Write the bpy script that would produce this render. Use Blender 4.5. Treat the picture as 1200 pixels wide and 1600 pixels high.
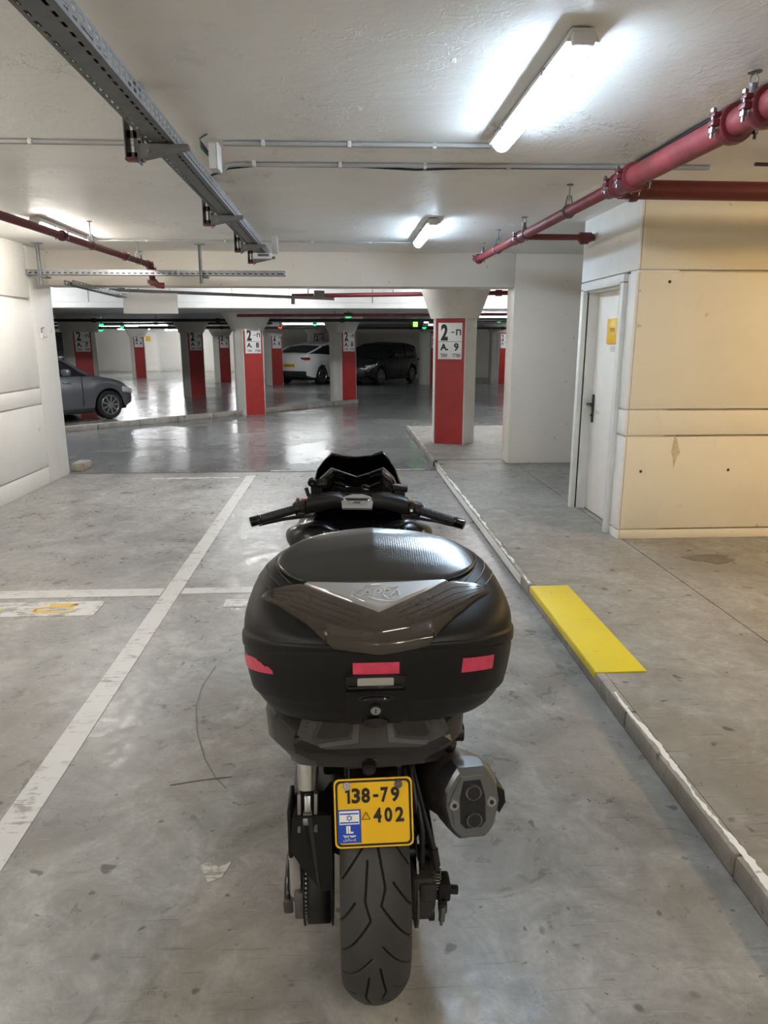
import bpy, bmesh, math, random
import numpy as np
from mathutils import Vector, Matrix
random.seed(7)
for o in list(bpy.data.objects): bpy.data.objects.remove(o, do_unlink=True)
SC = bpy.context.scene
COL = SC.collection
R = math.radians
PI = math.pi

# ------------------------------------------------------------------ camera
cam_d = bpy.data.cameras.new('camera')
cam_d.sensor_fit = 'HORIZONTAL'; cam_d.sensor_width = 36.0
cam_d.lens = 1109.0 * 36.0 / 1200.0
cam_d.clip_start = 0.05; cam_d.clip_end = 200
cam = bpy.data.objects.new('camera', cam_d); COL.objects.link(cam)
cam.location = (0, 0, 1.6)
cam.rotation_euler = (R(90 - 13.537), 0, R(-3.261))
SC.camera = cam

# ------------------------------------------------------------------ world, exposure
w = bpy.data.worlds.new('world'); SC.world = w; w.use_nodes = True
w.node_tree.nodes['Background'].inputs[0].default_value = (0.5, 0.48, 0.45, 1)
w.node_tree.nodes['Background'].inputs[1].default_value = 0.02
SC.view_settings.view_transform = 'Standard'
SC.view_settings.look = 'None'
SC.view_settings.gamma = 1.0
SC.view_settings.use_curve_mapping = False
SC.view_settings.exposure = 2.68
TUBE = 13.0            # radiance of a ceiling tube
WARM = 42.0            # radiance of the warm lamp beyond the storeroom corner

# ------------------------------------------------------------------ helpers
def link(o):
    COL.objects.link(o); return o

def tag(o, label=None, cat=None, group=None, kind=None):
    if label: o['label'] = label
    if cat: o['category'] = cat
    if group: o['group'] = group
    if kind: o['kind'] = kind
    return o

def empty(name, loc=(0, 0, 0), rz=0.0, label=None, cat=None, group=None):
    o = bpy.data.objects.new(name, None); link(o)
    o.location = loc; o.rotation_euler = (0, 0, rz); o.empty_display_size = .1
    return tag(o, label, cat, group)

class MB:
    """collects shapes, build() links them as one mesh object"""
    def __init__(s): s.v = []; s.f = []
    def add(s, vs, fs, m=None):
        k = len(s.v)
        if m is not None: vs = [tuple(m @ Vector(p)) for p in vs]
        s.v += [tuple(p) for p in vs]; s.f += [tuple(i + k for i in f) for f in fs]
        return s
    def box(s, c, d, m=None, bev=0.0, seg=2, taper=None):
        x, y, z = d[0] / 2, d[1] / 2, d[2] / 2
        vs = [(-x, -y, -z), (x, -y, -z), (x, y, -z), (-x, y, -z), (-x, -y, z), (x, -y, z), (x, y, z), (-x, y, z)]
        if taper: vs = [(a * taper[0], b * taper[1], e) if e > 0 else (a, b, e) for a, b, e in vs]
        fs = [(0, 3, 2, 1), (4, 5, 6, 7), (0, 1, 5, 4), (1, 2, 6, 5), (2, 3, 7, 6), (3, 0, 4, 7)]
        if bev > 0:
            bm = bmesh.new(); V = [bm.verts.new(p) for p in vs]
            for f in fs: bm.faces.new([V[i] for i in f])
            bmesh.ops.bevel(bm, geom=bm.edges[:] + bm.verts[:], offset=bev, segments=seg, affect='EDGES', profile=.5)
            bm.verts.index_update()
            vs = [tuple(v.co) for v in bm.verts]; fs = [tuple(v.index for v in f.verts) for f in bm.faces]; bm.free()
        M = Matrix.Translation(c) @ (m if m is not None else Matrix.Identity(4))
        return s.add(vs, fs, M)
    def cyl(s, p0, p1, r0, r1=None, n=20, caps=True):
        r1 = r0 if r1 is None else r1
        return s.tube([p0, p1], [r0, r1], n, caps)
    def tube(s, pts, r, n=12, caps=True):
        P = [Vector(p) for p in pts]; k = len(P)
        rr = r if isinstance(r, (list, tuple)) else [r] * k
        T = []
        for i in range(k):
            a = P[max(i - 1, 0)]; b = P[min(i + 1, k - 1)]; t = (b - a)
            T.append(t.normalized() if t.length > 1e-9 else Vector((0, 0, 1)))
        up = Vector((0, 0, 1)) if abs(T[0].z) < .9 else Vector((0, 1, 0))
        u = T[0].cross(up).normalized()
        rings = []
        for i in range(k):
            u = (u - T[i] * u.dot(T[i])).normalized(); v = T[i].cross(u)
            rings.append([tuple(P[i] + (u * math.cos(2 * PI * j / n) + v * math.sin(2 * PI * j / n)) * rr[i]) for j in range(n)])
        return s.loft(rings, caps=caps)
    def loft(s, rings, caps=True, closed=True, m=None):
        n = len(rings[0]); vs = [p for rg in rings for p in rg]; fs = []
        for i in range(len(rings) - 1):
            for j in range(n if closed else n - 1):
                a = i * n + j; b = i * n + (j + 1) % n
                fs.append((a, b, b + n, a + n))
        if caps and closed:
            fs.append(tuple(reversed(range(n)))); k = (len(rings) - 1) * n; fs.append(tuple(range(k, k + n)))
        return s.add(vs, fs, m)
    def prism(s, poly, a, b, ax='z', m=None):
        """poly in 2D extruded from a to b along ax; 'z':(x,y) 'y':(x,z) 'x':(y,z)"""
        def P(p, h):
            return {'z': (p[0], p[1], h), 'y': (p[0], h, p[1]), 'x': (h, p[0], p[1])}[ax]
        n = len(poly); vs = [P(p, a) for p in poly] + [P(p, b) for p in poly]
        fs = [tuple(range(n)), tuple(reversed(range(n, 2 * n)))]
        fs += [(i, i + n, (i + 1) % n + n, (i + 1) % n) for i in range(n)]
        return s.add(vs, fs, m)
    def lathe(s, prof, n=48, m=None, closed=False):
        """prof: (radius, axial) around local X axis"""
        rings = [[(h, r * math.cos(2 * PI * j / n), r * math.sin(2 * PI * j / n)) for j in range(n)] for r, h in prof]
        if closed: rings.append(rings[0])
        return s.loft(rings, caps=not closed, m=m)
    def sphere(s, c, r, n=12, k=8, sc=(1, 1, 1)):
        rings = []
        for i in range(1, k):
            t = PI * i / k
            rings.append([(c[0] + sc[0] * r * math.sin(t) * math.cos(2 * PI * j / n), c[1] + sc[1] * r * math.sin(t) * math.sin(2 * PI * j / n), c[2] - sc[2] * r * math.cos(t)) for j in range(n)])
        return s.loft(rings)
    def grid(s, P, m=None):
        n = len(P[0]); vs = [p for r in P for p in r]; fs = []
        for i in range(len(P) - 1):
            for j in range(n - 1): fs.append((i * n + j, i * n + j + 1, (i + 1) * n + j + 1, (i + 1) * n + j))
        return s.add(vs, fs, m)
    def build(s, name, mat, parent=None, smooth=35, loc=None, rot=None, fix=True):
        me = bpy.data.meshes.new(name); me.from_pydata(s.v, [], s.f)
        if fix:
            bm = bmesh.new(); bm.from_mesh(me)
            bmesh.ops.recalc_face_normals(bm, faces=bm.faces[:]); bm.to_mesh(me); bm.free()
        me.materials.append(mat)
        if smooth:
            me.polygons.foreach_set('use_smooth', [True] * len(me.polygons))
            me.set_sharp_from_angle(angle=R(smooth))
        me.update()
        o = bpy.data.objects.new(name, me); link(o)
        if parent is not None: o.parent = parent
        if loc is not None: o.location = loc
        if rot is not None: o.rotation_euler = rot
        return o

def mod_solid(o, t, off=0):
    m = o.modifiers.new('solid', 'SOLIDIFY'); m.thickness = t; m.offset = off; return o

def copy_tree(o, parent=None):
    c = o.copy(); COL.objects.link(c); c.parent = parent
    for ch in list(o.children): copy_tree(ch, c)
    return c

def interp(x, pts):
    if x <= pts[0][0]: return pts[0][1]
    for (a, b), (c, d) in zip(pts, pts[1:]):
        if x <= c: return b + (d - b) * (x - a) / (c - a)
    return pts[-1][1]

def sinterp(x, pts):
    """smooth (monotone cubic-ish) interpolation"""
    if x <= pts[0][0]: return pts[0][1]
    if x >= pts[-1][0]: return pts[-1][1]
    n = len(pts)
    for i in range(n - 1):
        if x <= pts[i + 1][0]:
            x0, y0 = pts[i]; x1, y1 = pts[i + 1]; h = x1 - x0
            m0 = (y1 - pts[i - 1][1]) / (x1 - pts[i - 1][0]) if i > 0 else (y1 - y0) / h
            m1 = (pts[i + 2][1] - y0) / (pts[i + 2][0] - x0) if i + 2 < n else (y1 - y0) / h
            t = (x - x0) / h
            return (2*t**3 - 3*t*t + 1) * y0 + (t**3 - 2*t*t + t) * h * m0 + (3*t*t - 2*t**3) * y1 + (t**3 - t*t) * h * m1

_TC = {}
def text_mesh(body, h=None, w=None, bold=0.0):
    """flat text as verts, faces in XY plane, centred, scaled to cap height h (or width w)"""
    c = bpy.data.curves.new('t', 'FONT'); c.body = body; c.align_x = 'LEFT'; c.offset = bold; c.resolution_u = 3
    o = bpy.data.objects.new('t', c); COL.objects.link(o)
    dg = bpy.context.evaluated_depsgraph_get()
    me = bpy.data.meshes.new_from_object(o.evaluated_get(dg))
    vs = [tuple(v.co) for v in me.vertices]; fs = [tuple(p.vertices) for p in me.polygons]
    bpy.data.objects.remove(o); bpy.data.curves.remove(c); bpy.data.meshes.remove(me)
    xs = [v[0] for v in vs]; ys = [v[1] for v in vs]
    cx, cy = (min(xs) + max(xs)) / 2, (min(ys) + max(ys)) / 2
    W, H = max(xs) - min(xs), max(ys) - min(ys)
    sx = sy = 1
    if h: sx = sy = h / H
    if w: sx = w / W; sy = sy if h else sx
    return [((x - cx) * sx, (y - cy) * sy, 0) for x, y, z in vs], fs

def face_frame(origin, right, up):
    """matrix taking flat XY to a plane with given right and up vectors"""
    r = Vector(right).normalized(); u = Vector(up); u = (u - r * u.dot(r)).normalized(); n = r.cross(u)
    M = Matrix((r, u, n)).transposed().to_4x4(); M.translation = Vector(origin); return M

# ------------------------------------------------------------------ materials
def new_mat(name):
    m = bpy.data.materials.new(name); m.use_nodes = True
    nt = m.node_tree; b = nt.nodes['Principled BSDF']
    return m, nt, b

def c4(c): return (c[0], c[1], c[2], 1)

def mat(name, col, rough=.5, metal=0.0, var=0.0, vscale=8.0, bump=0.0, bscale=60.0, spec=.5, coat=0.0, trans=0.0, emit=None, es=0.0, rvar=0.0, alpha=1.0):
    m, nt, b = new_mat(name); N = nt.nodes; L = nt.links
    b.inputs['Base Color'].default_value = c4(col); b.inputs['Roughness'].default_value = rough
    b.inputs['Metallic'].default_value = metal; b.inputs['Specular IOR Level'].default_value = spec
    b.inputs['Coat Weight'].default_value = coat; b.inputs['Coat Roughness'].default_value = .08
    b.inputs['Transmission Weight'].default_value = trans
    if emit: b.inputs['Emission Color'].default_value = c4(emit); b.inputs['Emission Strength'].default_value = es
    if var or bump or rvar:
        tc = N.new('ShaderNodeTexCoord')
    if var or rvar:
        n = N.new('ShaderNodeTexNoise'); n.inputs['Scale'].default_value = vscale; n.inputs['Detail'].default_value = 6; n.inputs['Roughness'].default_value = .6
        L.new(tc.outputs['Object'], n.inputs['Vector'])
    if var:
        r = N.new('ShaderNodeMapRange'); r.inputs[1].default_value = .25; r.inputs[2].default_value = .75
        r.inputs[3].default_value = 1 - var; r.inputs[4].default_value = 1 + var
        L.new(n.outputs['Fac'], r.inputs[0])
        mx = N.new('ShaderNodeVectorMath'); mx.operation = 'SCALE'; mx.inputs[0].default_value = col
        L.new(r.outputs[0], mx.inputs['Scale']); L.new(mx.outputs[0], b.inputs['Base Color'])
    if rvar:
        r = N.new('ShaderNodeMapRange'); r.inputs[1].default_value = .3; r.inputs[2].default_value = .7
        r.inputs[3].default_value = rough - rvar; r.inputs[4].default_value = rough + rvar
        L.new(n.outputs['Fac'], r.inputs[0]); L.new(r.outputs[0], b.inputs['Roughness'])
    if bump:
        n2 = N.new('ShaderNodeTexNoise'); n2.inputs['Scale'].default_value = bscale; n2.inputs['Detail'].default_value = 5
        L.new(tc.outputs['Object'], n2.inputs['Vector'])
        bp = N.new('ShaderNodeBump'); bp.inputs['Strength'].default_value = bump; bp.inputs['Distance'].default_value = .01
        L.new(n2.outputs['Fac'], bp.inputs['Height']); L.new(bp.outputs[0], b.inputs['Normal'])
    return m

def emit_mat(name, col, s):
    m, nt, b = new_mat(name)
    b.inputs['Base Color'].default_value = c4([min(1, .6 * x) for x in col]); b.inputs['Roughness'].default_value = .4
    b.inputs['Emission Color'].default_value = c4(col); b.inputs['Emission Strength'].default_value = s
    return m

def node(nt, t, **kw):
    n = nt.nodes.new(t)
    for k, v in kw.items(): setattr(n, k, v)
    return n

def noise(nt, src, scale, detail=5, rough=.55, dist=0.0, mapscale=None):
    n = nt.nodes.new('ShaderNodeTexNoise'); n.inputs['Scale'].default_value = scale; n.inputs['Detail'].default_value = detail
    n.inputs['Roughness'].default_value = rough; n.inputs['Distortion'].default_value = dist
    if mapscale:
        mp = nt.nodes.new('ShaderNodeMapping'); mp.inputs['Scale'].default_value = mapscale
        if len(mapscale) > 3: pass
        nt.links.new(src, mp.inputs['Vector']); src = mp.outputs[0]
    nt.links.new(src, n.inputs['Vector']); return n.outputs['Fac']

def ramp(nt, src, a, b, lo=0.0, hi=1.0):
    r = nt.nodes.new('ShaderNodeMapRange'); r.inputs[1].default_value = a; r.inputs[2].default_value = b
    r.inputs[3].default_value = lo; r.inputs[4].default_value = hi; nt.links.new(src, r.inputs[0]); return r.outputs[0]

def mixc(nt, fac, a, b, blend='MIX'):
    m = nt.nodes.new('ShaderNodeMix'); m.data_type = 'RGBA'; m.blend_type = blend
    if isinstance(fac, float): m.inputs[0].default_value = fac
    else: nt.links.new(fac, m.inputs[0])
    for i, x in ((6, a), (7, b)):
        if isinstance(x, (tuple, list)): m.inputs[i].default_value = c4(x)
        else: nt.links.new(x, m.inputs[i])
    return m.outputs[2]

def math_n(nt, op, a, b=None):
    m = nt.nodes.new('ShaderNodeMath'); m.operation = op
    for i, x in ((0, a), (1, b)):
        if x is None: continue
        if isinstance(x, (float, int)): m.inputs[i].default_value = x
        else: nt.links.new(x, m.inputs[i])
    return m.outputs[0]

def bumpn(nt, b, h, strength, dist=.01):
    bp = nt.nodes.new('ShaderNodeBump'); bp.inputs['Strength'].default_value = strength; bp.inputs['Distance'].default_value = dist
    nt.links.new(h, bp.inputs['Height']); nt.links.new(bp.outputs[0], b.inputs['Normal'])

def rnoise(nt, src, scale, ms, rot, detail=3, rough=.5, dist=.4):
    mp = nt.nodes.new('ShaderNodeMapping'); mp.inputs['Scale'].default_value = ms; mp.inputs['Rotation'].default_value = (0, 0, rot)
    nt.links.new(src, mp.inputs['Vector']); return noise(nt, mp.outputs[0], scale, detail, rough, dist)

def concrete(name, c_lo, c_hi, c_stain, rlo, rhi, scr=.5, spec=.5, tint=(.33, .27, .2), tamt=.5, cl=.5, bmp=.14, rsm=False):
    m, nt, b = new_mat(name)
    g = nt.nodes.new('ShaderNodeNewGeometry'); P = g.outputs['Position']
    big = noise(nt, P, .8, 4, .6, .5); mid = noise(nt, P, 3.2, 9, .68, .9); fine = noise(nt, P, 55, 5, .65); grain = noise(nt, P, 14, 6, .7, .6)
    mix = math_n(nt, 'ADD', math_n(nt, 'MULTIPLY', big, .4), math_n(nt, 'MULTIPLY', mid, .6))
    col = mixc(nt, ramp(nt, mix, .40, .60), c_lo, c_hi)
    col = mixc(nt, ramp(nt, grain, .38, .64, 0, .45), col, c_lo)
    col = mixc(nt, ramp(nt, noise(nt, P, 1.3, 5, .6, .8), .50, .64, 0, tamt), col, tint)
    # pale rubbed clouds
    col = mixc(nt, ramp(nt, noise(nt, P, 2.1, 7, .7, 1.6), .56, .68, 0, cl), col, c_hi)
    # dark spots
    for sc_, lo, amt in ((9, .69, .75), (23, .71, .7), (46, .73, .6)):
        col = mixc(nt, ramp(nt, noise(nt, P, sc_, 2, .45, .3), lo, lo + .04, 0, amt), col, c_stain)
    # thin drag scratches in several directions
    for k, (sc_, ms, rot, lo, tone) in enumerate(((4.5, (1.0, 17, 1), .1, .665, 0), (5, (1.1, 20, 1), 1.2, .675, 0), (6, (1.4, 24, 1), -.55, .68, 1), (4, (1.2, 22, 1), .7, .672, 1))):
        col = mixc(nt, ramp(nt, rnoise(nt, P, sc_, ms, rot), lo, lo + .035, 0, .6 * scr), col, c_hi if tone else c_stain)
    col = mixc(nt, ramp(nt, fine, .35, .65, 0, .22), col, c_lo)
    nt.links.new(col, b.inputs['Base Color'])
    rr = math_n(nt, 'ADD', math_n(nt, 'MULTIPLY', mid, .5), math_n(nt, 'MULTIPLY', grain, .5))
    nt.links.new(ramp(nt, big if rsm else rr, .40, .60, rlo, rhi), b.inputs['Roughness'])
    b.inputs['Specular IOR Level'].default_value = spec
    h = math_n(nt, 'ADD', math_n(nt, 'MULTIPLY', fine, .35), grain)
    bumpn(nt, b, h, bmp, .008)
    return m

def plaster(name, col, dirt, rough=.6, bump=.25, dscale=2.0, damt=.5, big=.6):
    m, nt, b = new_mat(name)
    g = nt.nodes.new('ShaderNodeNewGeometry'); P = g.outputs['Position']
    n1 = noise(nt, P, dscale, 7, .65); n2 = noise(nt, P, 14, 5, .6); n3 = noise(nt, P, 7, 4, .55, 1.2, (1, 1, .35))
    c = mixc(nt, ramp(nt, n1, .45, .8, 0, damt), col, dirt)
    sp = noise(nt, P, 16, 1.5, .4); c = mixc(nt, ramp(nt, sp, .755, .79, 0, .45), c, tuple(x * .45 for x in dirt))
    c = mixc(nt, ramp(nt, n3, .62, .8, 0, .3 * damt), c, tuple(x * .6 for x in dirt))
    nt.links.new(c, b.inputs['Base Color']); b.inputs['Roughness'].default_value = rough
    h = math_n(nt, 'ADD', math_n(nt, 'MULTIPLY', n2, .35), math_n(nt, 'MULTIPLY', n1, big))
    bumpn(nt, b, h, bump, .02)
    return m

def paint_mat(name, col, under, wear=.5, rough=.45, scale=9.0):
    """worn floor paint: chips show the concrete below"""
    m, nt, b = new_mat(name)
    g = nt.nodes.new('ShaderNodeNewGeometry'); P = g.outputs['Position']
    n1 = noise(nt, P, scale, 8, .7, .3); n2 = noise(nt, P, 3, 4, .6); n3 = noise(nt, P, 6, 4, .6, .5, (1, 9, 1))
    c = mixc(nt, ramp(nt, n2, .3, .7, 0, .35), col, tuple(.72 * x + .06 for x in col))
    k = math_n(nt, 'ADD', math_n(nt, 'MULTIPLY', n1, .6), math_n(nt, 'MULTIPLY', n3, .4))
    c = mixc(nt, ramp(nt, k, wear, wear + .07, 0, .9), c, under)
    nt.links.new(c, b.inputs['Base Color']); b.inputs['Roughness'].default_value = rough
    bumpn(nt, b, n1, .1)
    return m

def ceiling_mat(name, col):
    m, nt, b = new_mat(name)
    g = nt.nodes.new('ShaderNodeNewGeometry'); P = g.outputs['Position']
    n1 = noise(nt, P, 1.3, 6, .6, .4); n2 = noise(nt, P, 9, 6, .6, 1.6); n3 = noise(nt, P, 34, 4, .6, .8); msk = noise(nt, P, 1.1, 3, .5, 1.0)
    c = mixc(nt, ramp(nt, n1, .4, .75, 0, .45), col, tuple(x * .8 for x in col))
    nt.links.new(c, b.inputs['Base Color'])
    nt.links.new(ramp(nt, n2, .3, .7, .38, .6), b.inputs['Roughness'])
    patch = ramp(nt, msk, .53, .66, .05, 1.0)
    lumps = math_n(nt, 'MULTIPLY', patch, math_n(nt, 'ADD', ramp(nt, n2, .55, .75), math_n(nt, 'MULTIPLY', ramp(nt, n3, .55, .8), .5)))
    h = math_n(nt, 'ADD', lumps, math_n(nt, 'MULTIPLY', n1, .8))
    bumpn(nt, b, h, .75, .03)
    return m

M = {}
M['floor'] = concrete('floor_concrete', (.165, .158, .145), (.42, .41, .388), (.040, .038, .035), .25, .52, .55, .5, (.25, .222, .185), .5)
M['floor_far'] = concrete('far_floor_concrete', (.17, .172, .172), (.25, .252, .252), (.12, .12, .118), .18, .26, .0, .5, (.18, .18, .18), .3, .1, .0, True)
M['walk'] = concrete('walkway_concrete', (.215, .20, .178), (.40, .38, .35), (.055, .05, .045), .5, .7, .8, .3, (.24, .205, .16), .5)
M['curb'] = concrete('curb_concrete', (.24, .225, .20), (.48, .46, .42), (.08, .075, .07), .55, .75, .7, .3)
M['ceiling'] = ceiling_mat('ceiling_paint', (.86, .838, .795))
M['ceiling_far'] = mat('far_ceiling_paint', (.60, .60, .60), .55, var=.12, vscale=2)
M['fascia'] = mat('fascia_paint', (.80, .80, .79), .5, var=.06, vscale=3)
M['wall'] = plaster('wall_paint', (.78, .76, .71), (.58, .54, .47), .55, .22, 1.6, .35)
M['wall_y'] = plaster('storeroom_wall_paint', (.76, .68, .52), (.62, .53, .38), .55, .2, 1.5, .4)
M['beam'] = plaster('beam_paint', (.76, .70, .61), (.64, .58, .49), .5, .12, 1.2, .3)
M['column'] = plaster('column_paint', (.68, .66, .60), (.40, .37, .31), .5, .12, 2.2, .35)
M['farwall'] = plaster('far_wall_paint', (.62, .60, .54), (.5, .47, .4), .6, .1, 1.2, .3)
M['red'] = mat('red_paint', (.36, .022, .02), .45, var=.12, vscale=5, bump=.03)
M['sign'] = mat('white_sign', (.82, .82, .80), .4)
M['ink'] = mat('black_print', (.012, .012, .013), .45)
M['pipe'] = mat('red_pipe_paint', (.19, .034, .036), .55, spec=.3, var=.35, vscale=7, bump=.05, bscale=30)
M['pipe_dark'] = mat('dark_red_pipe_paint', (.13, .016, .016), .5, var=.2, vscale=9)
M['coupling'] = mat('coupling_red', (.12, .013, .018), .4, var=.2, vscale=20)
M['galv'] = mat('galvanised_steel', (.33, .34, .35), .42, .85, var=.2, vscale=14)
M['galv_dark'] = mat('weathered_steel', (.17, .17, .168), .5, .8, var=.2, vscale=14)
M['bolt'] = mat('bolt_steel', (.22, .22, .215), .35, .9)
M['black_pl'] = mat('black_plastic', (.014, .014, .015), .45)
M['cable'] = mat('cable_black', (.01, .01, .011), .5)
M['conduit'] = mat('pvc_conduit', (.34, .335, .325), .45, var=.08)
M['grey_pl'] = mat('light_grey_plastic', (.55, .55, .53), .4)
M['white_pl'] = mat('white_plastic', (.8, .8, .78), .35)
M['tube'] = emit_mat('tube_light', (.64, .81, 1.0), TUBE)
M['tube_w'] = emit_mat('tube_light_neutral', (1.0, .95, .875), TUBE)
M['tube_aisle'] = emit_mat('aisle_tube_light', (.97, .985, 1.0), TUBE * 2.1)
M['tube_far'] = emit_mat('far_tube_light', (.96, .98, 1.0), TUBE * .8)
M['warm'] = emit_mat('warm_lamp_light', (1.0, .66, .24), WARM)
M['door'] = mat('door_paint', (.80, .755, .69), .45, var=.05, vscale=4)
M['frame'] = mat('door_frame_paint', (.70, .70, .66), .45, var=.08, vscale=6)
M['yellow'] = mat('yellow_sign', (.80, .47, .02), .4)
M['brown_ink'] = mat('brown_print', (.10, .06, .01), .5)
M['line'] = paint_mat('line_paint', (.56, .545, .515), (.24, .228, .205), .535)
M['line_worn'] = paint_mat('worn_line_paint', (.60, .59, .56), (.24, .228, .205), .485)
M['yel_paint'] = paint_mat('yellow_paint', (.76, .60, .02), (.36, .29, .08), .60, .5, 18)
M['yel_worn'] = paint_mat('worn_yellow_digits', (.75, .45, .04), (.70, .69, .65), .53)
M['curb_white'] = paint_mat('curb_white_paint', (.82, .81, .78), (.25, .235, .21), .57, .5, 22)
M['joint'] = mat('joint_dark', (.05, .047, .043), .8)
# ================================================================== STRUCTURE
ZC = 2.62           # ceiling
WK = 0.08           # walkway height
def struct(name, mb, m, smooth=30, parent=None):
    o = mb.build(name, m, parent, smooth)
    if parent is None: o['kind'] = 'structure'
    return o

struct('floor', MB().box((0, .45, -.1), (24, 16.9, .2)), M['floor'])
struct('floor_aisle', MB().box((0, 31.9, -.1), (60, 46.0, .2)), M['floor_far'])
# walkway slab right of the curb with an expansion joint and saw cuts
wk = MB()
wk.box((1.6975, .4, WK / 2), (.965, 16.9, WK))            # between curb and joint
wk.box((5.6, .4, WK / 2 - .0), (6.82, 16.9, WK))
struct('floor_walkway', wk, M['walk'])
wk2 = MB(); wk2.box((4.0075, 10.95, WK / 2), (5.585, 4.15, WK)); struct('floor_walkway_rear', wk2, M['walk'])
struct('trim_1', MB().box((2.188, .4, .03), (.014, 16.9, .06)), M['joint'])
# curb made of kerb stones
curb = empty('trim_2', (0, 0, 0)); curb['kind'] = 'structure'
y = -8.05; k = 0
while y < 8.84:
    L_ = .80 if k % 3 else .86
    b = MB().box((1.1925, y + L_ / 2, .0405), (.045, L_ - .008, .083), bev=.008, seg=2)
    b.build('kerb_stone', M['curb'], curb); y += L_; k += 1
for i in range(5):
    b = MB().box((1.1925, 9.0 + i * .83 + .40, .0405), (.045, .82, .083), bev=.008); b.build('kerb_stone', M['curb'], curb)

# ceiling
struct('ceiling', MB().box((0, .6, ZC + .1), (24, 16.6, .2)), M['ceiling'])
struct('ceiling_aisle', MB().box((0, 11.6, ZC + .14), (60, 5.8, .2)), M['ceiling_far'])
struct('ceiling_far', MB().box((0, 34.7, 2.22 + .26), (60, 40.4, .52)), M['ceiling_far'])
# white fascia with panel joints in front of the lower far slab
fa = empty('trim_3', (0, 14.48, 0)); fa['kind'] = 'structure'
fx = -13.0
for i in range(16):
    wd = 1.62 if i % 2 else 1.1
    MB().box((fx + wd / 2, 0, 2.50), (wd - .022, .03, .34)).build('panel', M['fascia'], fa); fx += wd
MB().box((0, .0, 2.275), (26, .06, .10)).build('edge_strip', M['fascia'], fa)

# downstand beam, pilaster and left wall
struct('beam_front', MB().box((-.7, 9.03, 2.43), (5.56, .36, .40), bev=.012), M['beam'])
struct('wall_pilaster', MB().box((4.28, 9.03, ZC / 2 + .04), (4.4, .36, ZC - .08), bev=.012), M['beam'])
lw = struct('wall_left', MB().box((-3.66, .35, ZC / 2), (.45, 17.1, ZC)), M['wall'])
def panels(parent, origin, axis, length, bands, m, depth=.016):
    for a, b in bands:
        if axis == 'y': MB().box((origin[0], origin[1] + length / 2, (a + b) / 2), (depth, length, b - a), bev=.004).build('panel', m, parent)
        else: MB().box((origin[0] + length / 2, origin[1], (a + b) / 2), (length, depth, b - a), bev=.004).build('panel', m, parent)
panels(lw, (-3.420, -8.1), 'y', 16.4, [(.0, .190), (.207, .903), (.92, 1.083), (1.10, 2.033), (2.053, 2.575)], M['wall'], .034)
MB().box((-3.420, 8.605, 1.30), (.034, .585, 2.60), bev=.004).build('panel', M['wall'], lw)
struct('trim_4', MB().box((-3.36, 9.2, .05), (.15, .3, .10), bev=.01), M['curb'])

# storeroom on the right: front wall, side wall with a door opening
SX, SY, SE = 2.15, 5.30, 6.78
BANDS = [(WK, .150), (.163, .886), (.901, 1.086), (1.101, 2.086), (2.106, ZC)]
wf = struct('wall_right_front', MB().box((5.67, 5.45, ZC / 2 + .04), (6.9, .24, ZC - .08)), M['wall_y'])
panels(wf, (SX + .012, SY + .019), 'x', 7.0, [BANDS[0]] + BANDS[1:], M['wall_y'], .06)
sd = MB()
sd.box((SX + .16, 5.385, ZC / 2 + .04), (.30, .15, ZC - .08)); sd.box((SX + .16, 6.485, ZC / 2 + .04), (.30, .09, ZC - .08)); sd.box((SX + .16, 6.0, 2.36), (.30, 1.0, .52))
ws = struct('wall_right_side', sd, M['wall'])
for a, b in BANDS:
    if a < 2.08:
        MB().box((SX, 5.375, (a + b) / 2), (.02, .162, b - a), bev=.004).build('panel', M['wall'], ws)
        MB().box((SX, 6.49, (a + b) / 2), (.02, .08, b - a), bev=.004).build('panel', M['wall'], ws)
    else:
        MB().box((SX, 5.912, (a + b) / 2), (.02, 1.236, b - a), bev=.004).build('panel', M['wall'], ws)
struct('wall_storeroom_back', MB().box((5.75, 6.42, ZC / 2 + .04), (6.9, .22, ZC - .08)), M['wall'])

# tie holes and a damp stain on the storeroom front
for x, z in ((2.385, 2.02), (2.29, .62), (2.985, .625)):
    MB().cyl((x, SY - .012, z), (x, SY - .0095, z), .012, n=12).build('tie_hole', M['joint'], wf)
MB().prism([(2.53, .90), (2.555, .87), (2.57, .80), (2.59, .77), (2.565, .73), (2.545, .64), (2.535, .72), (2.515, .77), (2.525, .84)], SY - .0125, SY - .0095, 'y').build('damp_stain', mat('stain', (.56, .47, .33), .6, var=.2, vscale=30), wf)
# door
d = empty('door_1', (SX, 5.46, WK)); d['kind'] = 'structure'
fr = MB()
fr.box((-.012, .035, .98), (.06, .07, 1.96), bev=.006); fr.box((-.012, .945, .98), (.06, .07, 1.96), bev=.006); fr.box((-.012, .49, 1.975), (.06, .98, .07), bev=.006)
fr.box((.07, .935, .97), (.14, .05, 1.94)); fr.box((.07, .045, .97), (.14, .05, 1.94)); fr.box((.07, .49, 1.955), (.14, .92, .05))
fr.build('door_frame', M['frame'], d)
leaf = MB().box((.125, .49, .965), (.05, .86, 1.93), bev=.004).build('door_leaf', M['door'], d)
hd = MB().box((.095, .865, .93), (.012, .045, .25), bev=.005); hd.cyl((.09, .865, .97), (.045, .865, .97), .011); hd.tube([(.045, .87, .97), (.04, .83, .97), (.045, .75, .965)], .011, 10); hd.sphere((.088, .865, .87), .013)
hd.build('door_handle', M['black_pl'], leaf)
sg = MB().box((.092, .50, 1.60), (.012, .25, .205), bev=.003).build('door_sign', M['yellow'], leaf)
v, f = text_mesh('ןסחמ', w=.10, bold=.03)
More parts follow.
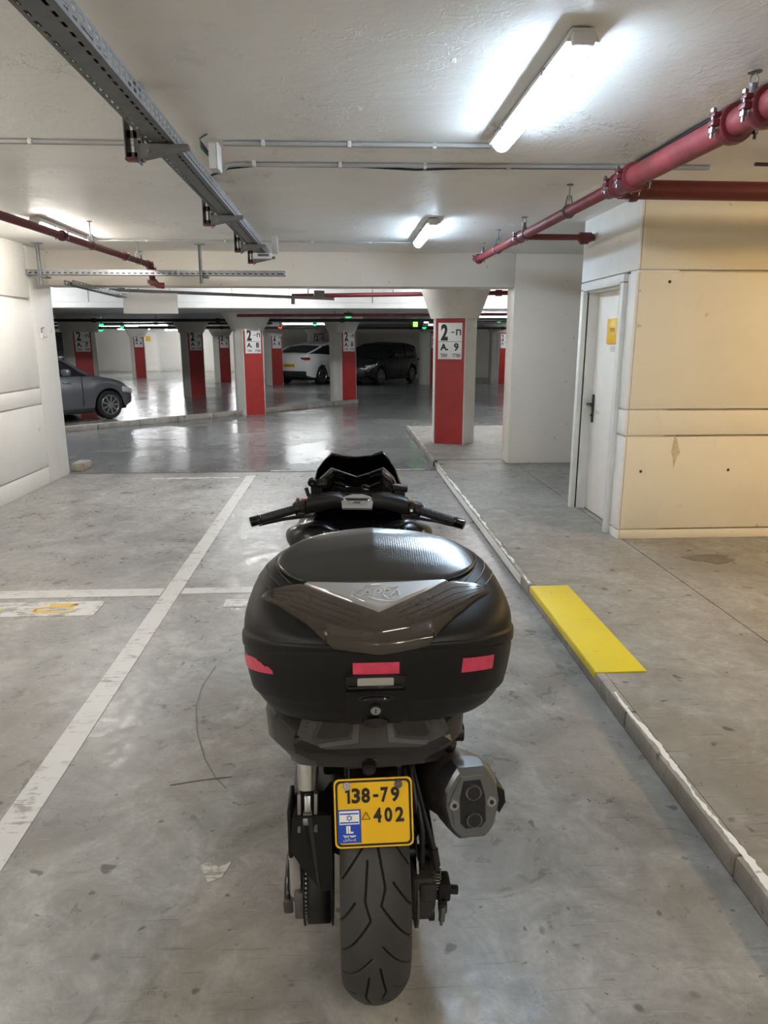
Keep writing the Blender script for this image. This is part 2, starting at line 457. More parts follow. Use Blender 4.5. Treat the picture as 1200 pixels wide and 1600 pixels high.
MB().add(v, f, face_frame((.0855, .50, 1.605), (0, -1, 0), (0, 0, 1))).build('sign_lettering', M['brown_ink'], leaf, smooth=0, fix=False)
MB().box((.098, .50, 1.455), (.004, .085, .045)).build('sticker', M['grey_pl'], leaf)
struct('trim_5', MB().box((SX + .12, 5.95, WK + .003), (.05, .84, .008)), M['galv_dark'])

# rest of the hall, outside or at the edge of the view
struct('wall_back', MB().box((3, -8.05, ZC / 2), (14, .2, ZC)), M['wall'])
struct('wall_right', MB().box((9.1, -1.4, ZC / 2), (.2, 13.4, ZC)), M['wall_y'])
# far walls
fw_ = struct('wall_far', MB().box((3.4, 32.4, 1.15), (13.4, .3, 2.3)), M['farwall'])
for a, b in ((.05, .14), (.16, 1.0), (1.02, 1.9), (1.92, 2.2)):
    MB().box((3.4, 32.24, (a + b) / 2), (13.3, .03, b - a)).build('panel', M['farwall'], fw_)
fl = struct('wall_far_left', MB().box((-11.6, 40.6, 1.15), (17.6, .3, 2.3)), M['farwall'])
for a, b in ((.05, .14), (.16, .95), (.97, 1.15), (1.17, 2.2)):
    MB().box((-11.6, 40.44, (a + b) / 2), (17.4, .03, b - a)).build('panel', M['farwall'], fl)
struct('wall_far_side', MB().box((-3.3, 36.5, 1.15), (.3, 8.5, 2.3)), M['farwall'])
struct('wall_far_right', MB().box((13.0, 24, 1.15), (.3, 15.5, 2.3)), M['farwall'])
struct('wall_far_end', MB().box((-21, 27, 1.15), (.3, 30, 2.3)), M['farwall'])
d2 = empty('door_2', (-10.55, 40.4, 0)); d2['kind'] = 'structure'
MB().box((0, 0, 1.02), (1.0, .06, 2.04)).box((0, -.02, 2.05), (1.15, .08, .08)).box((-.54, -.02, 1.03), (.08, .08, 2.06)).box((.54, -.02, 1.03), (.08, .08, 2.06)).build('door_frame', M['frame'], d2)
lf = MB().box((0, -.05, 1.01), (.94, .04, 2.0)).build('door_leaf', M['door'], d2)
MB().box((.02, -.08, 1.72), (.26, .015, .26)).build('door_sign', M['yellow'], lf)
MB().box((-.38, -.09, 1.0), (.04, .05, .16)).build('door_handle', M['black_pl'], lf)
# raised island with a kerb running diagonally beyond the aisle
isl = empty('trim_6', (0, 0, 0)); isl['kind'] = 'structure'
def slab_line(p, q, n, wd, h, m, par, name):
    p = Vector(p); q = Vector(q); dv = (q - p) / n; ang = math.atan2(dv.y, dv.x)
    for i in range(n):
        c = p + dv * (i + .5)
        MB().box((0, 0, h / 2), (dv.length - .015, wd, h), bev=.01).build(name, m, par, loc=(c.x, c.y, 0), rot=(0, 0, ang))
slab_line((-7.6, 10.35, 0), (-2.25, 16.15, 0), 9, .16, .10, M['curb'], isl, 'kerb_stone')
slab_line((-2.25, 16.15, 0), (.35, 19.0, 0), 4, .16, .10, M['curb'], isl, 'kerb_stone')

# ------------------------------------------------------------------ floor markings (flat paint on the floor)
def paint(name, x0, x1, y0, y1, m, label, z=0.0015, cat='floor marking'):
    o = MB().box(((x0 + x1) / 2, (y0 + y1) / 2, z), (x1 - x0, y1 - y0, .003)).build(name, m, smooth=0)
    return tag(o, label, cat)
paint('parking_line', -1.19, -1.08, -3.0, 8.62, M['line'], 'long white parking line running along the floor left of the scooter')
paint('parking_line', -3.40, -1.20, 4.405, 4.545, M['line'], 'white cross line on the floor joining the long line from the left wall')
paint('parking_line', -1.07, .95, 4.43, 4.54, M['line'], 'white cross line on the floor passing under the scooter')
paint('parking_line', -.93, 1.1, 8.91, 8.96, M['line_worn'], 'thin worn white line by the floor joint beyond the scooter')
pl = paint('bay_number', -3.1, -1.515, 4.085, 4.325, M['line_worn'], 'worn white painted patch with faded yellow bay number on the floor')
dg = MB()
def arc_strip(mb, pts, wd, z):
    for (a, b), (c, e) in zip(pts, pts[1:]):
        dx, dy = c - a, e - b; l = math.hypot(dx, dy); nx, ny = -dy / l * wd / 2, dx / l * wd / 2
        mb.add([(a + nx, b + ny, z), (a - nx, b - ny, z), (c - nx, e - ny, z), (c + nx, e + ny, z)], [(0, 1, 2, 3)])
for x0 in (-1.78, -2.62):
    dg = MB(); arc_strip(dg, [(x0 - .06, 4.275), (x0 + .11, 4.275), (x0 + .09, 4.245), (x0 - .05, 4.235), (x0 - .12, 4.20), (x0 - .12, 4.165), (x0 - .04, 4.145), (x0 + .08, 4.155), (x0 + .12, 4.19)], .034, .0042)
    dg.build('painted_digit', M['yel_worn'], pl, smooth=0)
dg = MB(); arc_strip(dg, [(-2.3, 4.215), (-2.1, 4.215)], .03, .0042); dg.build('painted_dash', M['yel_worn'], pl, smooth=0)
paint('paint_patch', -.76, -.52, 4.18, 4.31, M['line_worn'], 'small worn white paint patch on the floor left of the top case')
paint('paint_patch', -2.3, -1.26, 8.45, 8.53, M['line_worn'], 'faded white paint patch on the floor by the aisle joint')
tag(MB().box((-.5, 8.88, .0012), (6.0, .028, .0024)).build('floor_joint', M['joint'], smooth=0), 'dark joint line across the floor under the beam', 'floor joint')
# dark tyre mark arc
tm = MB(); arc_strip(tm, [(-.66, 3.35), (-.69, 3.15), (-.68, 2.95), (-.63, 2.72), (-.56, 2.52), (-.50, 2.40), (-.45, 2.33)], .007, .0016)
tag(tm.build('scuff_mark', mat('scuff', (.15, .142, .13), .6, var=.3, vscale=20), smooth=0), 'thin dark curved scuff on the floor left of the rear wheel', 'scuff mark')
tm = MB(); arc_strip(tm, [(-.66, 2.36), (-.55, 2.385), (-.44, 2.40)], .005, .0016)
tag(tm.build('scuff_mark', M['joint'], smooth=0), 'short straight dark scratch on the floor left of the rear wheel', 'scuff mark')
tag(MB().prism([(2.42, 4.78), (2.52, 4.83), (2.66, 4.84), (2.80, 4.81), (2.74, 4.76), (2.78, 4.70), (2.70, 4.64), (2.60, 4.60), (2.53, 4.68), (2.47, 4.70)], WK + .0005, WK + .0022, 'z').build('damp_patch', mat('damp_concrete', (.13, .115, .10), .5, var=.25, vscale=14), smooth=0), 'dark damp patch on the walkway before the yellow storeroom wall', 'stain')
tag(MB().prism([(-.47, 1.93), (-.43, 1.97), (-.41, 1.92), (-.37, 1.95), (-.39, 1.88), (-.43, 1.86), (-.45, 1.90)], .0005, .002, 'z').build('paint_splash', M['line_worn'], smooth=0), 'small pale paint splash on the floor at lower left of the scooter', 'floor marking')
# curb paint
o = MB().box((1.292, 3.61, WK + .004), (.245, 1.21, .010), bev=.004).box((1.169, 3.61, WK - .012), (.006, 1.2, .03)).build('curb_marking', M['yel_paint'])
tag(o, 'bright yellow painted strip on the edge of the curb', 'curb marking')
def ragged(name, y0, y1, x0, x1, z, seed, label):
    rnd = random.Random(seed); n = int((y1 - y0) / .012); mb = MB(); wa = wb_ = 0; A = []; B_ = []
    for i in range(n + 1):
        yy = y0 + (y1 - y0) * i / n
        wa = max(0, min(.014, wa + rnd.uniform(-.004, .004))); wb_ = max(-.016, min(.012, wb_ + rnd.uniform(-.006, .006)))
        A.append((x0 + wa, yy, z)); B_.append((x1 + wb_, yy, z))
    mb.grid([A, B_]); o = mb.build(name, M['curb_white'], smooth=0); return tag(o, label, 'curb marking')
ragged('curb_marking', -1.0, 2.82, 1.176, 1.208, WK + .0032, 3, 'chipped white stripe along the near curb edge below the yellow strip')
ragged('curb_marking', 4.28, 8.8, 1.174, 1.20, WK + .0032, 4, 'chipped white stripe along the far curb edge beyond the yellow strip')
o = MB().box((1.1675, 6.6, .045), (.004, 4.3, .055)).build('curb_marking', M['curb_white'], smooth=0)
tag(o, 'worn white paint on the upright face of the far curb', 'curb marking')
tag(MB().box((1.72, 9.20, WK + .001), (1.0, .02, .003)).build('floor_joint', M['joint'], smooth=0), 'dark joint across the walkway at the foot of the red column', 'floor joint')
# ================================================================== LAMPS
def lamp(loc, rz, length, tube_m, label, group, name='fluorescent_lamp'):
    t = empty(name, loc, rz, label, 'lamp', group)     # local Y along the lamp, origin on the ceiling
    L2 = length / 2
    hs = MB(); sec = [(-.038, -.006), (-.056, -.048), (.056, -.048), (.038, -.006)]
    hs.prism(sec, -L2, L2, 'y'); hs.box((0, -L2 * .6, -.006), (.04, .08, .012)); hs.box((0, L2 * .6, -.006), (.04, .08, .012))
    hs.build('housing', M['grey_pl'], t)
    n = 14; rings = []
    for yy, s in ((-L2 + .012, .55), (-L2 + .02, .85), (-L2 + .045, 1), (L2 - .045, 1), (L2 - .02, .85), (L2 - .012, .55)):
        rings.append([(.044 * s * math.cos(PI + PI * j / (n - 1)), yy, -.0485 + .045 * s * math.sin(PI + PI * j / (n - 1))) for j in range(n)])
    MB().loft(rings).build('diffuser', tube_m, t)
    for s in (-1, 1):
        e = MB(); e.box((0, s * (L2 + .002), -.040), (.082, .022, .046), bev=.010); e.build('end_cap', M['grey_pl'], t)
        for q in (-1, 1): MB().box((q * .055, s * L2 * .55, -.046), (.008, .03, .022)).build('clip', M['galv'], t)
    return t
GRP = 'fluorescent lamps on the garage ceiling'
lamp((.815, 3.27, ZC), 0, 1.28, M['tube'], 'large bright fluorescent lamp on the ceiling at upper right', GRP)
lamp((.785, 7.05, ZC), 0, 1.28, M['tube'], 'smaller-looking fluorescent lamp above the red pipe end, centre of the ceiling', GRP)
lamp((-2.56, 7.15, ZC), 0, 1.28, M['tube_w'], 'fluorescent lamp half hidden behind the dark red pipe at left', GRP)
GH = 'fluorescent lamps behind the camera'
lamp((-2.56, 3.37, ZC), 0, 1.28, M['tube_w'], 'fluorescent lamp left of the view above the neighbouring bay', GH)
lamp((-2.56, -.45, ZC), 0, 1.28, M['tube_w'], 'fluorescent lamp on the ceiling behind the camera at left', GH)
lamp((.815, -.9, ZC), 0, 1.28, M['tube_w'], 'fluorescent lamp on the ceiling right behind the camera', GH)
lamp((4.4, -.9, ZC), 0, 1.28, M['tube_w'], 'added fluorescent fill lamp behind the camera over the right walkway', GH)  # this lamp and the next two are added to lift the ambient light
lamp((4.4, -4.7, ZC), 0, 1.28, M['tube_w'], 'added fluorescent fill lamp far behind the camera over the right walkway', GH)
lamp((-2.56, -4.3, ZC), 0, 1.28, M['tube_w'], 'added fluorescent fill lamp far behind the camera at left', GH)
lamp((.815, -4.7, ZC), 0, 1.28, M['tube_w'], 'fluorescent lamp on the ceiling far behind the camera', GH)
# warm lamp over the walkway right of the frame
wl = empty('bulkhead_lamp', (4.3, 3.3, ZC), 0, 'round warm yellow lamp on the ceiling over the walkway', 'lamp')
MB().cyl((0, 0, 0), (0, 0, -.03), .16, .16, 32).build('base_plate', M['grey_pl'], wl)
sp = MB(); sp.loft([[(.15 * math.cos(a) * math.cos(2 * PI * j / 28), .15 * math.cos(a) * math.sin(2 * PI * j / 28), -.03 - .09 * math.sin(a)) for j in range(28)] for a in [0, .3, .6, .9, 1.2, 1.45]]); sp.build('glass_dome', M['warm'], wl)
# aisle lamps hidden above the beam and lamps under the low slab far away
GF = 'fluorescent lamps over the far bays'
M['tube_dim'] = emit_mat('dim_aisle_tube', (.97, .985, 1.0), TUBE * .5)
k = 0
for (x, y, rz) in ((-3.2, 10.6, 90), (.6, 10.8, 90), (4.6, 11.8, 90), (-6.2, 12.9, 90), (-1.6, 13.0, 90), (2.4, 13.1, 90)):  # the row nearer the fascia is added to brighten it
    lamp((x, y, ZC + .04), R(rz), 1.28, M['tube_aisle'] if y > 12.5 else M['tube_dim'], ['lamp above the aisle left, just beyond the beam', 'lamp above the aisle centre, just beyond the beam', 'lamp above the aisle right, just beyond the beam', 'added aisle lamp brightening the white fascia at left', 'added aisle lamp brightening the white fascia in the centre', 'added aisle lamp brightening the white fascia at right'][k], 'aisle lamps behind the beam'); k += 1
FAR = [(-1.2, 24.2), (-8.2, 37.6), (-11.5, 24), (3.6, 16.6), (7.6, 26.5), (-8.8, 29.5), (-6.9, 26.3), (-9.9, 35.5), (-5.2, 35.0), (6.7, 22.5), (8.6, 18.0), (-12.5, 31)]  # first two added to brighten the white car and the far door wall
LBL = ['added far lamp brightening the rear of the white car', 'added far lamp brightening the far door wall', 'lamp under the low slab at far left', 'lamp under the low slab behind the large red column', 'farthest lamp right of the large red column', 'far lamp under the low slab, left of the far door column', 'far lamp under the low slab above the lit floor patch', 'farthest lamp left before the far door', 'far lamp in front of the wall right of the far door', 'far lamp right of the big red column', 'lamp over the bright floor right of the big red column', 'far lamp above the dark off-road car']
for (x, y), lb in zip(FAR, LBL):
    lamp((x, y, 2.22), R(90), 1.5, M['tube_aisle'] if y > 34 else M['tube_far'], lb, GF)

# ================================================================== RED SPRINKLER PIPES
def coupling(mb_parent, p, ax, r, name='pipe_coupling'):
    """two-bolt grooved coupling: ring with ears and bolts around the pipe"""
    ax = Vector(ax).normalized(); p = Vector(p); side = ax.cross(Vector((0, 0, 1))).normalized()
    mb = MB(); w_ = r * .55
    mb.tube([p - ax * w_, p - ax * w_ * .9, p - ax * w_ * .25, p + ax * w_ * .25, p + ax * w_ * .9, p + ax * w_], [r * 1.12, r * 1.3, r * 1.36, r * 1.36, r * 1.3, r * 1.12], 24)
    fm = Matrix((side, ax, Vector((0, 0, 1)))).transposed().to_4x4()
    for s in (-1, 1):
        mb.box(p + side * s * r * 1.48, (r * .62, r * .8, r * .42), fm, bev=r * .08)
        mb.box(p + side * s * r * 1.48 + Vector((0, 0, r * .55)), (r * .5, r * .7, r * .3), fm, bev=r * .06)
    o = mb.build(name, M['coupling'], mb_parent)
    for s in (-1, 1):
        c = p + side * s * r * 1.6
        b = MB(); b.cyl(c + Vector((0, 0, r * 1.0)), c - Vector((0, 0, r * .95)), r * .12, n=8); b.cyl(c - Vector((0, 0, r * .35)), c - Vector((0, 0, r * .62)), r * .24, n=6); b.cyl(c + Vector((0, 0, r * .72)), c + Vector((0, 0, r * .95)), r * .22, n=6)
        b.build('bolt', M['bolt'], o)
    return o
def hanger(parent, p, r, top, name='pipe_hanger'):
    p = Vector(p); mb = MB()
    mb.tube([p + Vector((r * 1.08 * math.cos(a), 0, r * 1.08 * math.sin(a))) for a in [2 * PI * j / 20 for j in range(21)]], .006, 6, caps=False)
    mb.tube([p + Vector((-r * .7, 0, r * .8)), p + Vector((-.012, 0, r + .06)), p + Vector((.012, 0, r + .06)), p + Vector((r * .7, 0, r * .8))], .005, 6)
    mb.cyl(p + Vector((0, 0, r + .03)), (p.x, p.y, top), .005, n=8); mb.cyl((p.x, p.y, top - .006), (p.x, p.y, top), .022, n=12)
    return mb.build(name, M['galv_dark'], parent)
def sprinkler(parent, p, name='sprinkler_head'):
    p = Vector(p); mb = MB()
    mb.cyl(p, p + Vector((0, 0, .05)), .022, .016, 12); mb.cyl(p + Vector((0, 0, .05)), p + Vector((0, 0, .062)), .016, n=8)
    for s in (-1, 1): mb.tube([p + Vector((s * .014, 0, .06)), p + Vector((s * .016, 0, .08)), p + Vector((s * .004, 0, .1))], .003, 6)
    mb.cyl(p + Vector((0, 0, .10)), p + Vector((0, 0, .104)), .026, n=16)
    return mb.build(name, M['galv_dark'], parent)
def pipe_at(y):  # axis of the main pipe on the right
    return Vector((1.60 - (y - 2.6) * .0265, y, 2.45))
rp = empty('sprinkler_pipe', (1.6, 2.6, 2.45), 0, 'long red sprinkler pipe hung below the ceiling at right', 'pipe')
def inp(v): return Vector(v) - Vector((1.6, 2.6, 2.45))
MB().cyl(inp(pipe_at(-3.0)), inp(pipe_at(4.05)), .055, n=28).build('thick_pipe', M['pipe'], rp)
MB().cyl(inp(pipe_at(4.0)), inp(pipe_at(7.95)), .036, n=24).build('thin_pipe', M['pipe'], rp)
axp = (pipe_at(5) - pipe_at(4)).normalized()
for y, r in ((2.84, .057), (3.06, .057), (4.02, .056), (4.22, .048), (7.9, .038)): coupling(rp, inp(pipe_at(y)), axp, r)
tee = MB(); tee.cyl(inp(pipe_at(4.02)), inp(pipe_at(4.35)), .062, .050, 24); tee.build('reducer', M['coupling'], rp)
for y in (6.25,): coupling(rp, inp(pipe_at(y)), axp, .037)
MB().cyl(inp(pipe_at(6.05)), inp(pipe_at(6.45)), .044, n=20).build('tee_fitting', M['coupling'], rp)
for y in (5.05, 7.05): hanger(rp, inp(pipe_at(y)), .038, ZC - 2.45)
hanger(rp, inp(pipe_at(.4)), .057, ZC - 2.45)
for y, r in ((2.95, .055), (6.15, .04), (7.72, .04)): sprinkler(rp, inp(pipe_at(y)) + Vector((0, 0, r - .005)))
# branch to the storeroom wall
q = inp(pipe_at(6.25)); br = MB(); br.cyl(q, q + Vector((.52, .0, 0)), .024, n=18); br.build('branch_pipe', M['pipe_dark'], rp)
el = MB(); el.cyl(q + Vector((.50, 0, 0)), q + Vector((.60, 0, 0)), .04, n=18); el.cyl(q + Vector((.585, 0, 0)), q + Vector((.625, 0, 0)), .03, n=18); el.box(q + Vector((.545, 0, -.035)), (.07, .05, .04), bev=.008); el.build('end_fitting', M['coupling'], rp)
# big branch going right
q = inp(pipe_at(4.30)); MB().cyl(q + Vector((.04, .0, -.005)), q + Vector((6.5, .12, -.005)), .052, n=24).build('cross_pipe', M['pipe_dark'], rp)
coupling(rp, q + Vector((.12, 0, -.005)), (1, .02, 0), .05)
# left dark pipe
lp = empty('sprinkler_pipe', (-2.3, 4.9, 2.40), 0, 'dark red sprinkler pipe crossing below the ceiling at left', 'pipe')
A = Vector((-2.42, 2.5, 2.42)); Bp = Vector((-2.11, 8.42, 2.42)); off = Vector((-2.3, 4.9, 2.40))
MB().cyl(A - off, Bp - off, .030, n=20).build('pipe_run', M['pipe_dark'], lp)
for t in (.62, .86, .985): coupling(lp, A.lerp(Bp, t) - off, Bp - A, .031)
dn = MB(); e = Bp - off; dn.tube([e + Vector((0, 0, .02)), e + Vector((0, .02, -.06)), e + Vector((.0, .03, -.15)), e + Vector((.05, .05, -.21)), e + Vector((.12, .06, -.215))], .034, 16); dn.build('drop_pipe', M['pipe_dark'], lp)
for q in (.0, -.13): coupling(lp, e + Vector((0, .02, q - .05)), (0.02, 1, .05), .03)
for t in (.72, .93): hanger(lp, A.lerp(Bp, t) - off, .032, ZC - 2.40)
sprinkler(lp, Bp - off + Vector((-.08, -.1, .03)))

# ================================================================== CABLE TRAYS
def perforated(x0, x1, rows, y0, y1, pitch, slot):
    """sheet in XY with two or more rows of slots; rows = list of (xa, xb)"""
    cuts = [x0] + [c for r in rows for c in r] + [x1]; vs = []; fs = []
    n = int((y1 - y0) / pitch)
    ys = []
    for i in range(n): ys += [y0 + i * pitch, y0 + i * pitch + (pitch - slot)]
    ys.append(y1)
    nx = len(cuts)
    for yy in ys:
        for c in cuts: vs.append((c, yy, 0))
    for j in range(len(ys) - 1):
        for i in range(nx - 1):
            if j % 2 == 1 and i % 2 == 1: continue
            a = j * nx + i; fs.append((a, a + 1, a + 1 + nx, a + nx))
    return vs, fs
def tray(name, origin, rz, length, width, height, label, pitch=.062, cables=3, off=0.0):
    t = empty(name, origin, rz, label, 'cable tray', 'perforated cable trays')
    v, f = perforated(-width / 2, width / 2, [(-width / 2 + .013, -width / 2 + .023), (width / 2 - .032, width / 2 - .022)], 0, length, pitch, .034)
    mod_solid(MB().add(v, f).build('tray_bottom', M['galv_dark'], t, smooth=0, fix=False), .0015)
    for s in (-1, 1):
        v, f = perforated(0, height, [(.012, .024), (height - .024, height - .012)], 0, length, pitch, .034)
        rot = Matrix(((0, 0, 1, s * width / 2), (0, 1, 0, 0), (1, 0, 0, 0), (0, 0, 0, 1)))
        mod_solid(MB().add(v, f, rot).build('side_flange', M['galv'], t, smooth=0, fix=False), .0015)
    rnd = random.Random(hash(label) % 97)
    for i in range(cables):
        x = -width / 2 + width * (i + 1) / (cables + 1)
        pts = [(x + rnd.uniform(-.008, .008), yy, .014 + rnd.uniform(0, .006)) for yy in np.linspace(.02, length - .02, 14)]
        MB().tube(pts, .0085, 8).build('cable', M['cable'], t)
    return t
tray('cable_tray', (-.735, .6, 2.40), R(0.15), 7.0, .112, .058, 'long perforated metal cable tray running along the ceiling at upper left', cables=8)
def bracket(y, label, drop=2.345):
    b = empty('tray_bracket', (-.845 - .003 * y, y, ZC), 0, label, 'bracket', 'tray brackets hung from the ceiling')
    h = ZC - drop
    p = MB(); p.box((-.034, -.02, -h / 2), (.004, .04, h)); p.box((.034, -.02, -h / 2), (.004, .04, h))
    for i in range(4):   # slotted web: bars left between slots
        p.box((0, -.0, -.012 - i * (h - .024) / 3), (.07, .004, .03))
    for xx in (-.026, .0, .026): p.box((xx, 0, -h / 2), (.014, .004, h))
    p.box((0, -.02, -.004), (.09, .09, .008)); p.build('slotted_post', M['galv_dark'], b)
    MB().box((0, -.02, -h - .006), (.076, .048, .014), bev=.004).build('red_end_cap', M['coupling'], b)
    arm = MB(); zt = 2.396 - ZC
    arm.add([(.018, -.045, zt), (.225, -.045, zt), (.225, -.045, zt - .016), (.018, -.045, zt - .062), (.018, -.002, zt), (.225, -.002, zt), (.225, -.002, zt - .016), (.018, -.002, zt - .062)],
            [(0, 1, 2, 3), (7, 6, 5, 4), (0, 4, 5, 1), (1, 5, 6, 2), (2, 6, 7, 3), (3, 7, 4, 0)])
    arm.box((.02, -.023, zt - .03), (.006, .05, .09)); arm.build('cantilever_arm', M['galv_dark'], b)
    MB().cyl((.06, -.05, zt - .03), (.06, -.043, zt - .03), .008, n=6).build('bolt', M['bolt'], b)
for y, lb in ((3.31, 'nearest slotted tray bracket with red cap'), (5.03, 'second slotted tray bracket with red cap'), (6.45, 'third slotted tray bracket, before the tray end'), (7.35, 'last slotted tray bracket at the far tray end')): bracket(y, lb)
# crosswise tray in front of the beam
tx = tray('cable_tray', (-3.40, 8.30, 2.30), R(-90), 2.78, .10, .052, 'perforated cable tray running crosswise in front of the beam', cables=2)
def strut(x, y, z0, label):
    s = empty('strut_post', (x, y, ZC), 0, label, 'strut', 'posts carrying the crosswise tray')
    h = ZC - z0; p = MB(); p.box((-.014, 0, -h / 2), (.004, .03, h)); p.box((.014, 0, -h / 2), (.004, .03, h)); p.box((0, .014, -h / 2), (.03, .004, h)); p.box((0, 0, -.004), (.1, .08, .008)); p.build('channel', M['galv'], s)
    MB().box((.03, .07, z0 - ZC + .075), (.06, .14, .018)).build('arm', M['galv_dark'], s)
strut(-3.24, 8.225, 2.20, 'steel post of the crosswise tray beside the left wall')
strut(-1.53, 8.225, 2.21, 'steel post of the crosswise tray near its middle')
# short tray dropping to the far side and a suspended strut beyond the beam
ts = tray('cable_tray', (-2.98, 8.30, 2.20), R(-14), 1.1, .10, .05, 'short perforated tray sloping back under the beam at left', cables=1); ts.rotation_euler = (R(-4.0), 0, R(-14))
sl = MB(); sl.box((0, 0, 0), (2.9, .10, .035)); sl.box((-1.3, 0, .03), (.09, .12, .06)); sl.box((1.25, .05, .05), (.14, .1, .10)); sl.box((.9, 0, -.05), (.05, .05, .08))
sl.cyl((-1.1, 0, 0), (-1.1, 0, .44), .006, n=8).cyl((1.1, 0, 0), (1.1, 0, .52), .006, n=8)
o = sl.build('cable_duct', M['galv_dark'], None, loc=(-1.55, 9.9, 2.20), rot=(0, R(1.8), R(4))); tag(o, 'dark metal cable duct hanging under the beam behind the white board', 'cable duct')
# white hanging board
hb = empty('hanging_sign', (-2.43, 9.55, 2.19), R(-2), 'blank white rectangular board hanging in the opening at left', 'sign')
MB().box((0, 0, -.125), (.69, .012, .25), bev=.003).build('board', M['white_pl'], hb)
for x in (-.25, .25): MB().cyl((x, 0, 0), (x, 0, .45), .003, n=6).build('wire', M['galv_dark'], hb)

# ================================================================== CONDUITS, BOXES, CABLES
def run(name, pts, r, m, label, clips=(), cat='conduit', extra=None):
    e = empty(name, pts[0], 0, label, cat); o0 = Vector(pts[0])
    MB().tube([Vector(p) - o0 for p in pts], r, 10).build('conduit_tube', m, e)
    for c in clips: MB().box(Vector(c) - o0, (.02, r * 2.6, r * 2.8), bev=.003).build('clip', M['grey_pl'], e)
    if extra: MB().tube([Vector(p) - o0 for p in extra], r * .55, 8).build('cable', M['cable'], e)
    return e
z1 = ZC - .014
run('conduit', [(-3.4, 4.13, z1), (-.9, 4.12, z1)], .011, M['conduit'], 'thin grey conduit on the ceiling left of the long cable tray', [(x, 4.12, z1) for x in (-2.6, -1.6)], extra=[(-3.4, 4.16, z1), (-.9, 4.15, z1)])
run('conduit', [(-.61, 4.10, z1), (.80, 4.07, z1)], .012, M['conduit'], 'grey conduit on the ceiling ending at the large lamp', [(x, 4.085, z1) for x in (-.4, .05, .5)], extra=[(-.61, 4.13, z1), (.8, 4.10, z1)])
run('conduit', [(-.70, 4.50, z1 - .06), (-.66, 4.55, z1 - .01), (-.6, 4.56, z1), (1.3, 4.50, z1), (2.2, 4.48, z1)], .012, M['conduit'], 'grey conduit with black cable running right from the junction box', [(x, 4.53, z1) for x in (-.5, .0, .5, 1.0)], extra=[(-.74, 4.47, z1 - .08), (-.66, 4.57, z1 - .02), (-.5, 4.585, z1), (.1, 4.57, z1), (.45, 4.575, z1 - .012), (.8, 4.565, z1), (2.2, 4.51, z1)])
run('conduit', [(-2.5, 7.88, z1), (-.75, 7.885, z1), (.76, 7.88, z1)], .010, M['conduit'], 'thin conduit across the far ceiling between two lamps', [(x, 7.885, z1) for x in (-2.0, -1.2, -.3, .3)])
run('conduit', [(1.75, 2.0, z1), (1.72, 4.43, z1)], .012, M['cable'], 'dark conduit on the ceiling beside the thick red pipe', [(1.735, 3.4, z1)])
run('conduit', [(2.35, 4.25, z1 - .03), (5.5, 4.3, z1 - .03)], .010, M['cable'], 'black conduit above the storeroom front at far right')
jb = empty('junction_box', (-.655, 4.08, 2.475), 0, 'white junction box on the long cable tray with green wires', 'junction box')
MB().box((0, 0, .055), (.042, .10, .125), bev=.006).build('box_body', M['grey_pl'], jb)
MB().box((.026, -.0, .055), (.010, .105, .13), bev=.004).build('lid', M['white_pl'], jb)
for i in range(3): MB().tube([(-.02, -.06, .05 + i * .01), (-.05, -.10, .08 + i * .015), (-.05, -.11, .12), (-.01, -.09, .15)], .004, 6).build('wire', mat('green_wire', (.01, .10, .07), .4) if i == 0 else M['cable'], jb)
jb2 = empty('junction_box', (-.70, 7.02, 2.37), 0, 'small white junction box at the far end of the long tray', 'junction box')
MB().box((-.03, 0, 0), (.17, .05, .05), bev=.005).build('box_body', M['white_pl'], jb2); MB().box((-.02, -.027, .004), (.10, .002, .022)).build('label_strip', M['galv_dark'], jb2)
MB().box((.085, .05, .10), (.05, .09, .15), bev=.005).build('side_box', M['grey_pl'], jb2)
# small fitting on the left wall
wb = empty('wall_sensor', (-3.41, 8.5, 1.70), 0, 'small white conduit fitting on the left wall near its end', 'sensor')
MB().box((.012, 0, -.04), (.03, .05, .06), bev=.008).build('body', M['white_pl'], wb); MB().tube([(.01, 0, -.01), (.012, 0, .04), (.012, .07, .05)], .006, 8).build('lead', M['galv_dark'], wb); MB().cyl((.03, .01, -.045), (.06, .02, -.05), .015, n=10).build('nozzle', M['grey_pl'], wb)

# pipes, sensors and signs in the far hall
def farpipe(name, p, q, r, m, label):
    o = MB().cyl(Vector(p) - Vector(p), Vector(q) - Vector(p), r, n=12)
    n = int((Vector(q) - Vector(p)).length / 3)
    d_ = Vector(q) - Vector(p)
    e = empty(name, p, 0, label, 'pipe'); o.build('pipe_run', m, e)
    for i in range(1, n): MB().cyl(d_ * i / n - d_.normalized() * .05, d_ * i / n + d_.normalized() * .05, r * 1.45, n=12).build('coupling', m, e)
    for i in range(n):
        c = d_ * (i + .5) / n; MB().cyl(c, c + Vector((0, 0, .16)), .008, n=6).build('hanger_rod', M['galv_dark'], e)
    return e
farpipe('sprinkler_pipe', (-.78, 11.7, 2.29), (5.5, 10.4, 2.32), .032, M['pipe_dark'], 'dark red pipe crossing in front of the red column top')
farpipe('sprinkler_pipe', (-2.2, 15.6, 2.12), (6, 14.6, 2.13), .030, M['pipe'], 'light red pipe under the low slab beside the green sensor')
farpipe('service_pipe', (-12, 18.4, 2.09), (6, 17.6, 2.09), .035, M['cable'], 'black pipe under the low slab before the far columns')
farpipe('service_pipe', (-14, 25.2, 2.05), (9, 26.0, 2.05), .04, M['cable'], 'black pipe under the low slab above the parked cars')
farpipe('sprinkler_pipe', (-16, 28.5, 2.08), (-3, 26.5, 2.08), .04, M['pipe'], 'red pipe under the far slab left of the white car')
farpipe('service_pipe', (-16, 24.6, 2.10), (-2, 21.2, 2.10), .03, M['cable'], 'thin black pipe above the far lit floor at left')
